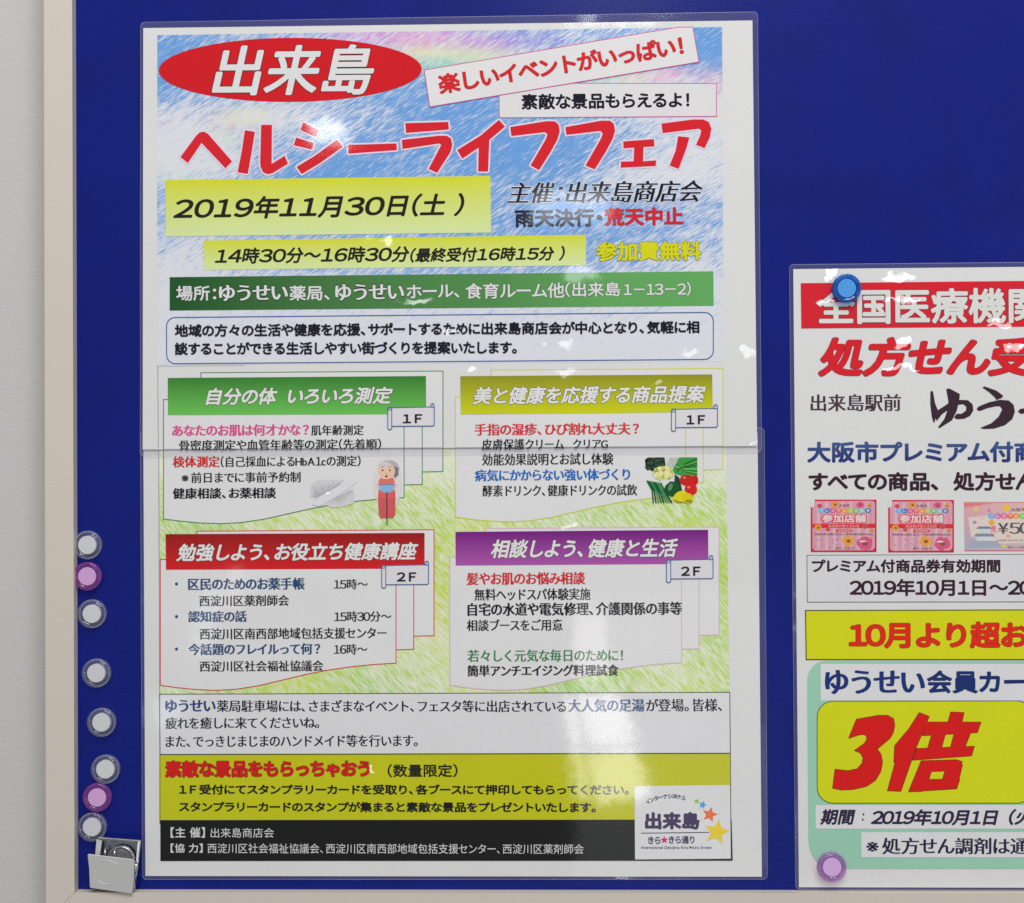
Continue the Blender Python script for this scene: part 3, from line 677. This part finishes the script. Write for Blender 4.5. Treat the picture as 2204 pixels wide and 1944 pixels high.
p = Print(LO); kC = REG['C'][2]
p.ell(S('C',1655,1460), 92*kC, 175*kC, (214,208,208), 5, 40)
p.ell(S('C',1668,1350), 66*kC, 46*kC, (176,172,178), 5.2, rot=.2, wob=.05); p.poly(Q('C', [(1690,1340),(1726,1355),(1728,1400),(1706,1425),(1690,1400)]), (120,118,130), 5.25)
p.ell(S('C',1648,1376), 56*kC, 54*kC, (226,190,166), 5.4); p.ell(S('C',1632,1332), 40*kC, 20*kC, (204,198,198), 5.5)
for x in (1622, 1670): p.ell(S('C',x,1370), 5*kC, 7*kC, (50,40,44), 5.7, 12); p.line(Q('C', [(x-12,1350),(x+8,1345)]), 1.0, (110,80,80), 5.7)
p.ell(S('C',1646,1410), 9*kC, 7*kC, (150,40,40), 5.7, 12); p.ell(S('C',1646,1390), 4*kC, 4*kC, (206,160,140), 5.65, 10)
p.poly(Q('C', [(1604,1422),(1645,1430),(1692,1418),(1706,1455),(1700,1475),(1592,1475),(1588,1455)]), (216,116,106), 5.5)
p.poly(Q('C', [(1594,1500),(1704,1500),(1708,1560),(1704,1641),(1706,1668),(1602,1672),(1596,1640),(1590,1560)]), (212,98,94), 5.45)
p.poly([S('C',1590,1555), S('C',1706,1555), S('C',1706,1662), S('E',1642,45), S('E',1560,45), S('C',1596,1662)], (200,92,92), 5.48)
for pts in ([(1592,1450),(1572,1480),(1600,1500),(1612,1486)], [(1700,1450),(1726,1478),(1700,1498),(1690,1484)]): p.poly(Q('C', pts), (226,192,170), 5.6)
p.poly(Q('C', [(1594,1465),(1704,1465),(1690,1508),(1672,1518),(1626,1518),(1608,1508)]), (128,178,216), 5.75); p.line(Q('C', [(1592,1466),(1706,1466)]), 1.8, (84,130,180), 5.9)
p.line([S('C',1649,1520), S('E',1602,85)], 2.2, (70,48,76), 6)
p.build('grandmother_picture', lsheet)
p = Print(LO)
pale, gry = (206,205,208), (150,150,152)
p.poly(Q('C', [(1145,1460),(1200,1432),(1365,1438),(1290,1490),(1190,1550),(1140,1545)]), [(206,205,207),(200,200,202),(198,198,201),(178,178,180),(168,168,172),(204,203,205)], 5)
p.poly(Q('C', [(1240,1600),(1320,1548),(1418,1500),(1432,1520),(1430,1590),(1360,1612),(1280,1618)]), [(204,204,206),(172,172,174),(168,168,170),(200,200,203),(198,198,200),(206,206,207),(208,208,209)], 5.1)
p.poly(Q('C', [(1150,1600),(1165,1565),(1330,1470),(1365,1430),(1440,1420),(1450,1450),(1400,1490),(1290,1560),(1200,1610)]), (214,213,216), 5.3)
p.line(Q('C', [(1165,1565),(1330,1470),(1365,1432)]), 1.0, (176,176,180), 5.5)
for i in range(26):
    x, y = RNG.uniform(1160,1330), RNG.uniform(1445,1540)
    if y < 1545 - (x-1150)*.45: p.ell(S('C',x,y), 1.2, 1.2, (132,132,134), 5.05, 6)
p.build('scanner_picture', lsheet)

p = Print(LO); q = [S('G',127,130), S('H',1783,118), S('H',1787,500), S('G',130,508)]; p.poly(q, (214,213,215), 3); p.line(q, 1.7, (60,60,64), 3.4, True)
nv = (38,66,116); dk = (36,38,54)
p.t('G', 'ゆうせい', 162, 480, 164, 242, nv, 4, wt=.045, ming=.02)
p.tp('薬局駐車場には、さまざまなイベント、フェスタ等に出店されている', S('G',486,203), S('H',755,205), 26, dk, 4, **MK)
p.t('H', '大人気の足湯', 768, 1248, 160, 240, (54,84,130), 4, **MB); p.t('H', 'が登場。皆様、', 1256, 1735, 158, 238, dk, 4, **MK)
p.t('G', '疲れを癒しに来てくださいね。', 162, 1130, 273, 346, dk, 4, **MK); p.t('G', 'また、でっきじまじまのハンドメイド等を行います。', 165, 1750, 386, 461, dk, 4, **MK)
p.build('foot_bath_box', lsheet)
p = Print(LO); q = [S('G',129,510), S('H',1787,502.5), S('H',1790,918), S('G',131,920)]
p.poly(q, (188,190,0), 3); p.line([q[0], q[1], q[2]], 1.5, (70,68,20), 3.5); p.line([q[0], S('G',129,945)], 1.4, (70,68,20), 3.6)
p.t('G', '素敵な景品をもらっちゃおう', 162, 1450, 545, 652, (204,36,36), 4, wt=.042, out=((60,30,16), .02)); p.t('G', '（数量限定）', 1560, 2000, 568, 652, (44,42,22), 4, wt=.022)
p.tp('１Ｆ受付にてスタンプラリーカードを受取り、各ブースにて押印してもらってください。', S('G',250,728), S('H',1150,730), 22.5, (34,32,18), 4, wt=.034)
p.tp('スタンプラリーカードのスタンプが集まると素敵な景品をプレゼントいたします。', S('G',248,837), S('H',942,841), 22.5, (34,32,18), 4, wt=.034); p.build('prize_banner', lsheet)
p = Print(LO); p.poly([S('G',132,922), S('H',1795,917), S('H',1802,1176), S('G',132,1178)], (27,22,24), 3)
for k in range(16):
    x, y = RNG.uniform(150,1900), RNG.uniform(935,1165); p.line(Q('G', [(x,y),(x+RNG.uniform(120,400), y+RNG.uniform(-5,8))]), 1.0, (44,38,42), 3.3)
p.t('G', '【主 催】', 196, 412, 965, 1032, (206,206,206), 4, wt=.016); p.t('G', '出来島商店会', 448, 845, 970, 1031, (206,206,206), 4)
p.t('G', '【協 力】', 196, 398, 1068, 1126, (206,206,206), 4, wt=.016)
p.tp('西淀川区社会福祉協議会、西淀川区南西部地域包括支援センター、西淀川区薬剤師会', S('G',428,1098), S('H',865,1103), 21.5, (206,206,206), 4); p.build('sponsor_strip', lsheet)
p = Print(LO); kH = REG['H'][2]
p.poly(Q('H', [(1185,707),(1785,700),(1790,1163),(1188,1168)]), (214,214,216), 5)
lg = (66,56,90)
for i, ch in enumerate('インターナショナル'):
    th = math.radians(-30 + i*5.9); cx, cy, rr_ = 1410, 1032, 262
    x, y = cx + rr_*math.sin(th)*1.08, cy - rr_*math.cos(th); d = (math.cos(th*.9)*14, math.sin(th*.9)*14); hh = 8 if ch == 'ー' else (24 if ch in 'ョ' else 30)
    hh = 6 if ch == 'ー' else hh
    p.tp(ch, S('H', x-d[0], y-d[1]), S('H', x+d[0], y+d[1]), hh*kH, lg, 6, wt=.03)
p.t('H', '出来島', 1250, 1595, 870, 980, lg, 6, wt=.05); p.line(Q('H', [(1228,1003),(1652,998)]), 1.8, lg, 6)
p.t('H', 'きら', 1270, 1348, 1024, 1071, lg, 6, wt=.03); p.t('H', 'きら通り', 1400, 1562, 1021, 1069, lg, 6, wt=.03)
p.t('H', 'International Dekijima Kira★kira Street', 1228, 1670, 1081, 1107, lg, 6, wt=.012)
def star(x, y, r_, c_, rot, lay):
    p.poly([S('H', x + (r_ if i % 2 == 0 else r_*.46)*math.sin(rot + i*math.pi/5), y - (r_ if i % 2 == 0 else r_*.46)*math.cos(rot + i*math.pi/5)) for i in range(10)], c_, lay)
star(1372,1046,26,(206,44,110),0,6); star(1576,803,19,(140,186,70),.2,6.1); star(1613,825,27,(66,160,214),.3,6.2); star(1658,886,50,(224,112,60),.25,6.3); star(1702,996,82,(226,198,54),.2,6.4)
for x, y in ((1652,792),(1690,830),(1720,880),(1622,980),(1632,1040),(1742,1095),(1592,850),(1600,780)): p.ell(S('H',x,y), 1.4, 1.4, (220,206,120), 6.1, 8)
p.build('shopping_street_logo', lsheet)

# ---- pharmacy notice
p = Print(NO); p.poly([S('I',238,262), (2618,562.5+38), (2622,700), S('I',243,628)], (206,44,54), 2)
p.t('I', '全国医療機関', 370, 2190, 298, 590, (212,212,208), 3, wt=.027, out=((120,48,84), .014), slope=-.006); p.build('heading_bar', nsheet)
p = Print(NO); p.t('I', '処方せん受', 380, 2130, 697, 1016, (208,42,48), 2, wt=.038, shear=.2, out=((110,40,80), .010), slope=-.002); p.build('prescription_lettering', nsheet)
p = Print(NO); p.t('I', '出来島駅前', 318, 1050, 1160, 1296, (74,56,66), 2, ming=.024, wt=.012, slope=-.004)
br_ = (62,46,56)
p.shape([Q('I', q) for q in [
  [(1287,1140),(1300,1130),(1310,1145),(1324,1230),(1346,1285),(1334,1330),(1322,1385),(1312,1388),(1298,1340),(1286,1240)],
  [(1325,1345),(1345,1290),(1390,1262),(1440,1228),(1520,1205),(1590,1208),(1628,1240),(1635,1290),(1608,1335),(1560,1358),(1500,1362),(1478,1347),(1500,1318),(1540,1318),(1575,1292),(1578,1262),(1552,1240),(1515,1245),(1440,1280),(1380,1322),(1340,1375)],
  [(1415,1118),(1440,1113),(1525,1158),(1523,1188),(1502,1290),(1462,1370),(1360,1435),(1350,1425),(1400,1360),(1425,1290),(1433,1220)],
  [(1708,1105),(1725,1096),(1820,1130),(1874,1170),(1870,1187),(1820,1207),(1812,1190),(1770,1150)],
  [(1662,1275),(1680,1258),(1760,1225),(1850,1205),(1920,1210),(1960,1245),(1971,1300),(1950,1360),(1890,1410),(1800,1438),(1720,1441),(1690,1432),(1780,1395),(1840,1340),(1868,1282),(1850,1257),(1810,1258),(1740,1275),(1690,1295),(1668,1290)],
  [(1995,1300),(2010,1280),(2330,1215),(2345,1240),(2020,1320)], [(2060,1140),(2110,1130),(2120,1330),(2160,1390),(2300,1395),(2290,1440),(2120,1430),(2075,1370)], [(2210,1110),(2260,1120),(2240,1330),(2190,1340),(2215,1280)]]], br_, 2)
p.build('shop_name_lettering', nsheet)
p = Print(NO); p.t('I', '大阪市プレミアム付商', 290, 2150, 1540, 1712, (70,92,140), 2, wt=.036, col2=(44,54,112), slope=-.002); p.build('voucher_lettering', nsheet)
p = Print(NO); bk = (58,40,50); p.t('J', 'すべての商品、', 235, 1325, 258, 416, bk, 2, wt=.036, slope=0); p.t('J', '処方せん', 1450, 2140, 256, 416, bk, 2, wt=.036, slope=0); p.build('goods_lettering', nsheet)
def coupon(x0, y0):
    p = Print(NO); kJ = REG['J'][2]
    P = lambda x, y: S('J', x0 + x, y0 + y)
    p.poly([P(28,0), P(556,0), P(556,440), P(4,440), P(4,64), P(28,56)], (196,44,58), 2)
    p.poly(rounded([P(18,14), P(544,8), P(542,424), P(18,428)], 8), (210,156,170), 2.2)
    for i in range(15): p.poly([P(26+i*34,18), P(42+i*34,18), P(42+i*34,420), P(26+i*34,420)], (214,178,186) if i % 2 else (203,148,164), 2.35)
    p.poly([P(2,0), P(38,0), P(32,60), P(2,66)], (211,209,210), 2.9)
    cols = [(110,170,220),(90,120,190),(206,90,130),(226,110,110),(226,150,70),(180,190,80),(120,180,110),(130,190,190),(96,120,180)]
    for i, ch in enumerate('プレミアム付商品券'):
        p.ell(P(92+i*49,92), 27*kJ, 22*kJ, cols[i], 2.6 + i*.01, 18); p.tp(ch, P(78+i*49,92), P(106+i*49,92), 24*kJ, (216,210,214), 2.8, wt=.02)
    p.tp('大阪市', P(240,50), P(330,50), 26*kJ, (96,76,86), 2.6, wt=.01)
    p.tp('参加店舗', P(98,158), P(468,158), 68*kJ, (220,206,206), 3, wt=.03, out=((206,66,84), .10))
    p.poly([P(4,202), P(556,202), P(556,238), P(4,238)], (208,56,64), 2.55); p.tp('商品券が使えるお店', P(150,221), P(410,221), 24*kJ, (226,170,160), 3, wt=.01)
    p.poly(rounded([P(212,246), P(354,246), P(354,274), P(212,274)], 3.4), (206,84,90), 2.55); p.tp('使用期間', P(232,260), P(336,260), 20*kJ, (224,190,190), 3)
    p.tp('令和元年10月1日(火)～令和2年3月31日(火)', P(34,292), P(530,292), 22*kJ, (84,64,76), 2.6, wt=.014)
    for x, y, r_, c_ in [(78,52,22,(206,84,96)), (206,40,32,(216,150,70)), (418,44,32,(214,84,136)), (496,50,22,(216,150,90)), (64,232,30,(214,150,60)), (146,250,20,(206,90,90)), (462,224,24,(196,90,90)), (516,258,18,(206,150,80)), (318,346,50,(218,156,70)), (458,366,66,(206,90,130))]:
        p.ell(P(x,y), r_*kJ, r_*kJ*.85, c_, 2.65, 30, wob=.09); p.ell(P(x+3,y+2), r_*kJ*.35, r_*kJ*.3, (150,84,60), 2.75, 12)
    p.ell(P(440,350), 30*kJ, 7*kJ, (226,210,214), 2.8, wob=.2)  # white glare of the film painted over the flower
    for i in range(14): p.ell(P(RNG.uniform(40,240), RNG.uniform(330,410)), 1.6, 1.4, random.choice([(186,120,160),(160,110,150),(206,140,160)]), 2.6, 8)
    p.tp('発行：大阪市', P(208,408), P(370,408), 24*kJ, (110,84,96), 2.6); p.build('voucher_picture', nsheet)
coupon(250, 490); coupon(900, 493)
p = Print(NO); kJ = REG['J'][2]; P = lambda x, y: S('J', x, y)
p.poly([P(1540,514), P(2330,514), P(2330,920), P(1546,920)], [(216,160,160),(214,184,182),(206,178,174),(168,166,184)], 2); p.line([P(1540,514), P(2330,512)], 1.4, (212,110,110), 2.3); p.line([P(1546,919), P(2330,918)], 1.6, (206,90,90), 2.3)
p.poly([P(1542,520), P(1790,520), P(1560,552), P(1542,556)], (222,120,124), 2.2); p.poly([P(1575,640), P(2330,560), P(2330,850), P(1800,860), P(1600,800)], (214,200,190), 2.15)
for pts, c_ in [([(1660,715),(1758,715),(1775,735),(1645,735)],(120,124,150)), ([(1672,735),(1752,735),(1748,775),(1676,775)],(196,200,206)), ([(1640,775),(1785,775),(1800,800),(1625,800)],(130,136,160)), ([(1650,800),(1775,800),(1780,835),(1645,835)],(204,206,210)), ([(1600,840),(1820,835),(1850,885),(1580,890)],(160,164,182))]: p.poly([P(*q) for q in pts], c_, 2.4)
for i, ch in enumerate('プレミアム付'): p.ell(P(1772+i*52,628), 29*kJ, 25*kJ, [(100,170,224),(206,110,170),(220,100,140),(222,110,100),(226,150,70),(120,190,90)][i % 6], 2.5+i*.01, 18); p.tp(ch, P(1757+i*52,628), P(1787+i*52,628), 28*kJ, (222,216,216), 2.8, wt=.02)
p.ell(P(1772,682), 26*kJ, 24*kJ, (226,166,60), 2.5, wob=.08); p.ell(P(1895,560), 30*kJ, 28*kJ, (228,190,70), 2.5, wob=.08)
for x, y, c_ in [(1640,572,(226,200,90)), (1750,580,(206,130,180)), (1630,680,(170,130,190)), (1690,635,(226,180,190)), (1875,880,(226,200,80)), (1910,795,(226,150,160))]: p.ell(P(x,y), 16*kJ, 14*kJ, c_, 2.5, 20, wob=.12)
p.tp('大阪市', P(1932,575), P(2060,573), 28*kJ, (110,90,100), 2.6, wt=.01); p.tp('見', P(1762,738), P(1815,738), 56*kJ, (222,120,140), 2.7, wt=.03)
p.tp('¥500', P(1825,730), P(2190,728), 94*kJ, (96,90,96), 2.8, ming=.03)
p.tp('有効期間 令和元年10月1日', P(1820,832), P(2060,832), 16*kJ, (130,110,116), 2.6); p.tp('発行：大阪市', P(1905,890), P(2080,890), 20*kJ, (120,100,110), 2.6)
p.build('voucher_picture', nsheet)
p = Print(NO); q = [S('J',222,957), (2600,1192), (2606,1295), S('J',225,1350)]; p.poly(q, (209,208,211), 2); p.line(q, 1.3, (90,84,90), 2.4, True)
p.t('J', 'プレミアム付商品券有効期間', 262, 1845, 990, 1104, bk, 3, wt=.034, slope=0); p.t('J', '2019年10月1日～20', 580, 2112, 1155, 1300, bk, 3, wt=.03, slope=0); p.build('validity_box', nsheet)
p = Print(NO); q = [S('J',210,1421), (2612,1312), (2618,1420), S('K',168,212)]; p.poly(q, (206,208,0), 2); p.line(q, 2.0, (50,44,20), 2.4, True)
p.t('J', '10月より超お', 575, 2085, 1515, 1738, (216,48,28), 3, wt=.036, out=((90,40,16), .012), slope=0); p.build('october_banner', nsheet)
p = Print(NO); kK = REG['K'][2]
q = []
for cx, cy, a0 in [(262+40,350,180)]: q += [S('K', 175+127*(1-math.cos(t)), 347-127*math.sin(t)) for t in np.linspace(0, math.pi/2, 10)]
q += [(2600,S('K',0,220)[1]), (2606,S('K',0,1580)[1])] + [S('K', 330-148*math.sin(t), 1580-200*(1-math.cos(t))) for t in np.linspace(0, math.pi/2, 10)]
p.poly(q, (150,198,174), 2); p.poly([S('K',262,240), (2560,1429), (2562,1508), S('K',263,480)], (213,213,215), 3)
p.t('K', 'ゆうせい', 290, 945, 280, 437, (36,56,116), 4, wt=.05, ming=.02, slope=0); p.t('K', '会員カ', 955, 1435, 282, 434, (36,54,108), 4, wt=.036, slope=0); p.poly(Q('K', [(1460,345),(1655,343),(1655,366),(1462,370)]), (36,50,104), 4)
p.build('member_card_panel', nsheet)
p = Print(NO); q = rounded(Q('K', [(240,485),(1645,482),(1650,1150),(240,1150)]), 34, 10); p.poly(q, (204,208,0), 4); p.line(q, 1.5, (80,84,30), 4.4, True)
three = [(497,603),(640,578),(700,578),(738,600),(745,645),(735,690),(715,725),(630,797),(655,830),(665,880),(655,940),(620,1000),(560,1040),(470,1060),(400,1063),(342,1052),(357,930),(440,940),(500,928),(535,890),(540,850),(520,820),(485,806),(548,762),(565,735),(562,710),(545,700),(510,703),(447,725)]
bai = [[(907,560),(970,585),(880,800),(785,1072),(700,1068),(762,840),(742,885),(747,775),(840,665)], [(950,622),(1308,622),(1285,688),(928,708)], [(1113,556),(1198,560),(1180,640),(1090,640)], [(990,700),(1078,692),(1048,800),(960,800)], [(1140,680),(1245,680),(1198,800),(1108,800)],
       [(890,795),(1265,780),(1247,840),(862,868)], [(920,875),(1005,872),(965,1005),(925,1072),(838,1075)], [(920,875),(1150,868),(1185,880),(1175,935),(900,945)], [(1080,928),(1188,900),(1150,1055),(1040,1058)], [(870,998),(1170,995),(1150,1055),(838,1075)]]
p.shape([Q('K', three)] + [Q('K', q) for q in bai], (208,30,28), 5, ((110,44,20), 1.3)); p.build('triple_points_panel', nsheet)
p = Print(NO); p.poly([S('K',228,1163), (2560,1733), (2562,1784), S('K',229,1318)], (213,213,215), 4); dp = (54,44,70)
for t, x0, x1, yt, yb in [('期間',258,490,1190,1292), ('：',532,548,1216,1266), ('2019年10月1日',590,1425,1190,1296), ('（火',1492,1652,1188,1294)]: p.t('K', t, x0, x1, yt, yb, dp, 5, wt=.034, shear=.2, slope=.0005)
p.build('period_box', nsheet)
p = Print(NO); p.poly([S('K',527,1340), (2560,1791), (2562,1846), S('K',528,1505)], (213,213,215), 4); p.t('K', '※処方せん調剤は通', 560, 1622, 1376, 1484, (48,44,66), 5, ming=.026, wt=.012, slope=.0005); p.build('prescription_note_box', nsheet)

# ------------------------------------------------------------------ round magnets
def plastic(name, col, haze, hz):
    """moulded clear plastic: tinted see-through body, haze painted up to a pale rim highlight, sharp surface gloss"""
    m = bpy.data.materials.new(name); n, l = nodes(m); n.remove(n['Principled BSDF'])
    tr = n.new('ShaderNodeBsdfTransparent'); tr.inputs[0].default_value = (*col, 1); d = n.new('ShaderNodeBsdfDiffuse'); d.inputs[0].default_value = (*hz, 1)
    c_ = n.new('ShaderNodeMixShader'); l.new(tr.outputs[0], c_.inputs[1])
    lw = n.new('ShaderNodeLayerWeight'); lw.inputs[0].default_value = .35; mr = n.new('ShaderNodeMapRange'); mr.inputs['From Min'].default_value = .25; mr.inputs['To Min'].default_value = haze; mr.inputs['To Max'].default_value = .92  # paler towards grazing edges: the rim highlight is put into the diffuse colour
    l.new(lw.outputs['Facing'], mr.inputs['Value']); l.new(mr.outputs[0], c_.inputs[0]); l.new(d.outputs[0], c_.inputs[2])
    gl = n.new('ShaderNodeBsdfGlossy'); gl.inputs['Roughness'].default_value = .06; fr = thin_fresnel(n, l, 1.6)
    a = n.new('ShaderNodeMixShader'); l.new(fr.outputs[0], a.inputs[0]); l.new(c_.outputs[0], a.inputs[1]); l.new(gl.outputs[0], a.inputs[2]); l.new(a.outputs[0], n['Material Output'].inputs['Surface'])
    return m
clear_m = plastic('clear_plastic', (.97, .975, .99), .04, (.92, .93, .97)); violet_m = plastic('violet_plastic', (.93, .80, .97), .16, (.66, .30, .72)); purple_m = plastic('purple_plastic', (.80, .50, .92), .22, (.50, .14, .56)); azure_m = plastic('blue_plastic', (.30, .60, .96), .34, (.01, .17, .62))
core_w = pmat('white_core', lin((200,201,206))*1.15, .5); core_p = pmat('lilac_core', lin((204,158,208))*1.15, .45); core_b = pmat('azure_core', lin((72,150,224))*1.15, .4); core_v = pmat('pale_violet_core', lin((206,168,220))*1.15, .45)
def lathe(prof, n, closed=True):
    k = len(prof); v = [(r_*math.cos(2*math.pi*i/n), -h, r_*math.sin(2*math.pi*i/n)) for i in range(n) for r_, h in prof]; f = []
    for i in range(n):
        for j in range(k if closed else k-1):
            a, b_ = i*k + j, i*k + (j+1) % k; c_, d = ((i+1) % n)*k + (j+1) % k, ((i+1) % n)*k + j; f.append((a, d, c_, b_))
    return v, f
def make_mesh(name, v, f, m, smooth=True):
    import bmesh
    me = bpy.data.meshes.new(name); me.from_pydata(v, [], f); me.update(); me.materials.append(m)
    bm = bmesh.new(); bm.from_mesh(me); bmesh.ops.recalc_face_normals(bm, faces=bm.faces); bm.to_mesh(me); bm.free()
    if smooth: me.polygons.foreach_set('use_smooth', [True]*len(me.polygons))
    return me
RM = .0098
cap_prof = [(.0066,.0003),(.0088,.0003),(.0094,.0006),(.0097,.0012),(.0096,.0026),(.0090,.0034),(.0087,.0042),(.0089,.0056),(.0096,.0066),(.0098,.0074),(.0097,.0082),(.0092,.0087),(.0084,.0088),(.0076,.0084),(.0070,.0078),(.0066,.0074)]
cap_prof = [(a_, b_*.56) for a_, b_ in cap_prof]
cap_v, cap_f = lathe(cap_prof, 56)
core_v_, core_f = lathe([(0,.0003),(.0061,.0003),(.0063,.0006),(.0063,.0041),(.0061,.0043),(0,.0043)], 48, False)
CAPS = {}
for k, cm, km in (('clear', clear_m, core_w), ('purple', purple_m, core_p), ('blue', azure_m, core_b), ('violet', violet_m, core_v)):
    CAPS[k] = (make_mesh('cap', cap_v, cap_f, cm), make_mesh('core', core_v_, core_f, km))
    CAPS[k][1].polygons.foreach_set('use_smooth', [abs(p_.normal.y) < .8 for p_ in CAPS[k][1].polygons])
def magnet(px, py, kind, label, out=0.0, group='round magnets stuck along the frame', tilt=(0, 0), spin=0):
    # aimed by its front face, standing on the surface `out` in front of the panel
    pos = plane(px, py, out + .0028); pos[2] = out + .0001
    r_ = empty('round_magnet', label, 'magnet', world(pos), group); r_.rotation_euler = (tilt[0], spin, tilt[1])
    for nm, me in zip(('cap', 'core'), CAPS[kind]):
        o = bpy.data.objects.new(nm, me); sc.collection.objects.link(o); o.parent = r_
    return r_
for px, py, k, lb in [
    (189.0, 1173.2, 'clear', 'clear round magnet at the top of the column beside the frame'),
    (188.8, 1240.2, 'purple', 'purple magnet just under the topmost clear magnet of the column'),
    (198.5, 1321.2, 'clear', 'clear magnet just below the upper purple magnet, beside the frame'),
    (208.3, 1448.6, 'clear', 'clear magnet standing alone halfway down the column, fourth from its top'),
    (219.2, 1554.7, 'clear', 'clear magnet standing alone, fifth from the top of the column'),
    (227.6, 1655.7, 'clear', 'clear magnet touching the top of the lower purple magnet'),
    (209.6, 1716.0, 'purple', 'purple magnet squeezed between two clear magnets low in the column'),
    (198.8, 1779.6, 'clear', 'lowest clear magnet, touching the silver metal clip')]:
    magnet(px, py, k, lb, spin=random.uniform(0, 6), tilt=(random.uniform(-.03, .03), random.uniform(-.03, .03)))
magnet(1821.5, 620.6, 'blue', 'blue translucent magnet pinning the top corner of the pharmacy notice', NO+.0004, None, (.05, .03))
magnet(1790.2, 1866.0, 'violet', 'pale purple magnet pinning the bottom corner of the pharmacy notice', NO+.0004, None)

# ------------------------------------------------------------------ metal clip
steel = pmat('brushed_steel', (.62, .62, .61), .34, 1, bump=(600, .12, .0003, 2)); chrome = pmat('chrome', (.72, .72, .74), .10, 1)
cup_m = pmat('cup_steel', (.50, .50, .52), .22, .8); dark_steel = pmat('shaded_steel', (.30, .31, .36), .22, 1, bump=(600, .1, .0002, 2)); satin = pmat('satin_plate', (.72, .72, .71), .38, .35, bump=(900, .10, .0002, 2))  # shaded_steel: darker copy of the steel, dark reflections put into its colour
clip = empty('metal_clip', 'silver metal clip magnet leaning in the bottom corner of the frame', 'clip', pw(*S('M', 580, 1500), 0))
def slab(name, q, r, th, mat, par, holes=None, bev=.0003):
    """q: corners (region px, out) of the front face, TL TR BR BL; thickness th behind"""
    fr_ = [np.array(plane(*S('M', x, y), o)) for x, y, o in q]; nrm = np.cross(fr_[1]-fr_[0], fr_[3]-fr_[0]); nrm /= np.linalg.norm(nrm)
    if nrm[2] > 0: nrm = -nrm
    v = [world(p_) for p_ in fr_] + [world(p_ + nrm*th) for p_ in fr_]; k = len(fr_)
    f = [tuple(range(k))[::-1], tuple(range(k, 2*k))] + [(i, (i+1) % k, k+(i+1) % k, k+i) for i in range(k)]
    o = mesh_obj(name, v, f, mat); import bmesh
    bm = bmesh.new(); bm.from_mesh(o.data); bmesh.ops.recalc_face_normals(bm, faces=bm.faces); bm.to_mesh(o.data); bm.free()
    child(o, par); bevel(o, bev); return o
def tube(name, pts, r_, mat, par, K=10):
    P_ = [np.array(p_, float) for p_ in pts]; V = []; Fc = []
    for i, p_ in enumerate(P_):
        d = P_[min(i+1, len(P_)-1)] - P_[max(i-1, 0)]; d /= np.linalg.norm(d); a = np.cross(d, (.3, .2, .93)); a /= np.linalg.norm(a); b_ = np.cross(d, a)
        V += [world(p_ + r_*(a*math.cos(2*math.pi*k/K) + b_*math.sin(2*math.pi*k/K))) for k in range(K)]
    Fc = [(i*K+k, i*K+(k+1) % K, (i+1)*K+(k+1) % K, (i+1)*K+k) for i in range(len(P_)-1) for k in range(K)] + [tuple(range(K))[::-1], tuple(range((len(P_)-1)*K, len(P_)*K))]
    return child(mesh_obj(name, V, Fc, mat, smooth=True), par)
def mp(x, y, o): return plane(*S('M', x, y), o)
# back plate with its folded rim
slab('back_plate', [(448,1240,.003), (822,1268,.003), (775,1690,.004), (400,1640,.004)], 0, .0012, dark_steel, clip)
slab('side_flange', [(436,1246,.0075), (484,1256,.0075), (466,1392,.009), (424,1386,.009)], 0, .0010, satin, clip)
slab('top_flange', [(452,1230,.0085), (822,1258,.0085), (818,1284,.0075), (452,1256,.0075)], 0, .0012, steel, clip)
slab('side_flange', [(796,1270,.0085), (826,1264,.0080), (792,1560,.0085), (768,1560,.009)], 0, .0010, chrome, clip)
# shiny magnet cup between the plates
cupc = mp(655, 1412, .0050); cup_prof = [(0,.0016),(.0070,.0016),(.0078,.0017),(.0081,.0024),(.0088,.0028),(.0094,.0022),(.0096,.0004)]
cv, cf = lathe([(r_, h) for r_, h in cup_prof], 40, False); cw = world(cupc)
o = mesh_obj('magnet_cup', [(x*1.0+cw[0], y+cw[1], z*.95+cw[2]) for x, y, z in cv], cf, cup_m, smooth=True); child(o, clip)
for x, y0, y1 in ((515,1318,1400), (598,1325,1400)):
    tube('lug', [mp(x, y0, .0085), mp(x-6, y1, .011)], .0007, chrome, clip)
# front plate, tilted out at its top edge, with the pressed ring
plate = slab('front_plate', [(366,1375,.0150), (752,1421,.0150), (766,1440,.0149), (764,1560,.0136), (750,1716,.0120), (742,1721,.0120), (386,1672,.0120), (378,1660,.0121), (372,1500,.0137), (359,1384,.0149)], 0, .0009, satin, clip)
rg = []
for i in range(49):
    t = 2*math.pi*i/48; x, y = 535 + 130*math.cos(t), 1535 + 103*math.sin(t) + 8*math.cos(t); o_ = .0150 - (y-1390-(x-366)*.11)/300*.003 ; rg.append(mp(x, y, o_ - .00012))
tube('pressed_ring', rg, .00022, satin, clip, 6)
# hinge spring at the side
hp = []
for i in range(90):
    t = i/89; a = t*2*math.pi*6; hp.append(mp(764 - 10*t + 9*math.cos(a), 1450 + 190*t + 5*math.sin(a), .0085 + .0022*math.sin(a)))
tube('spring', hp, .00045, chrome, clip, 8)
tube('lever', [mp(800,1440,.010), mp(772,1490,.012), mp(786,1545,.011), mp(760,1600,.010), mp(766,1690,.009)], .0008, chrome, clip)
slab('side_flange', [(752,1445,.0118), (786,1430,.009), (778,1690,.008), (758,1712,.0105)], 0, .0008, dark_steel, clip)
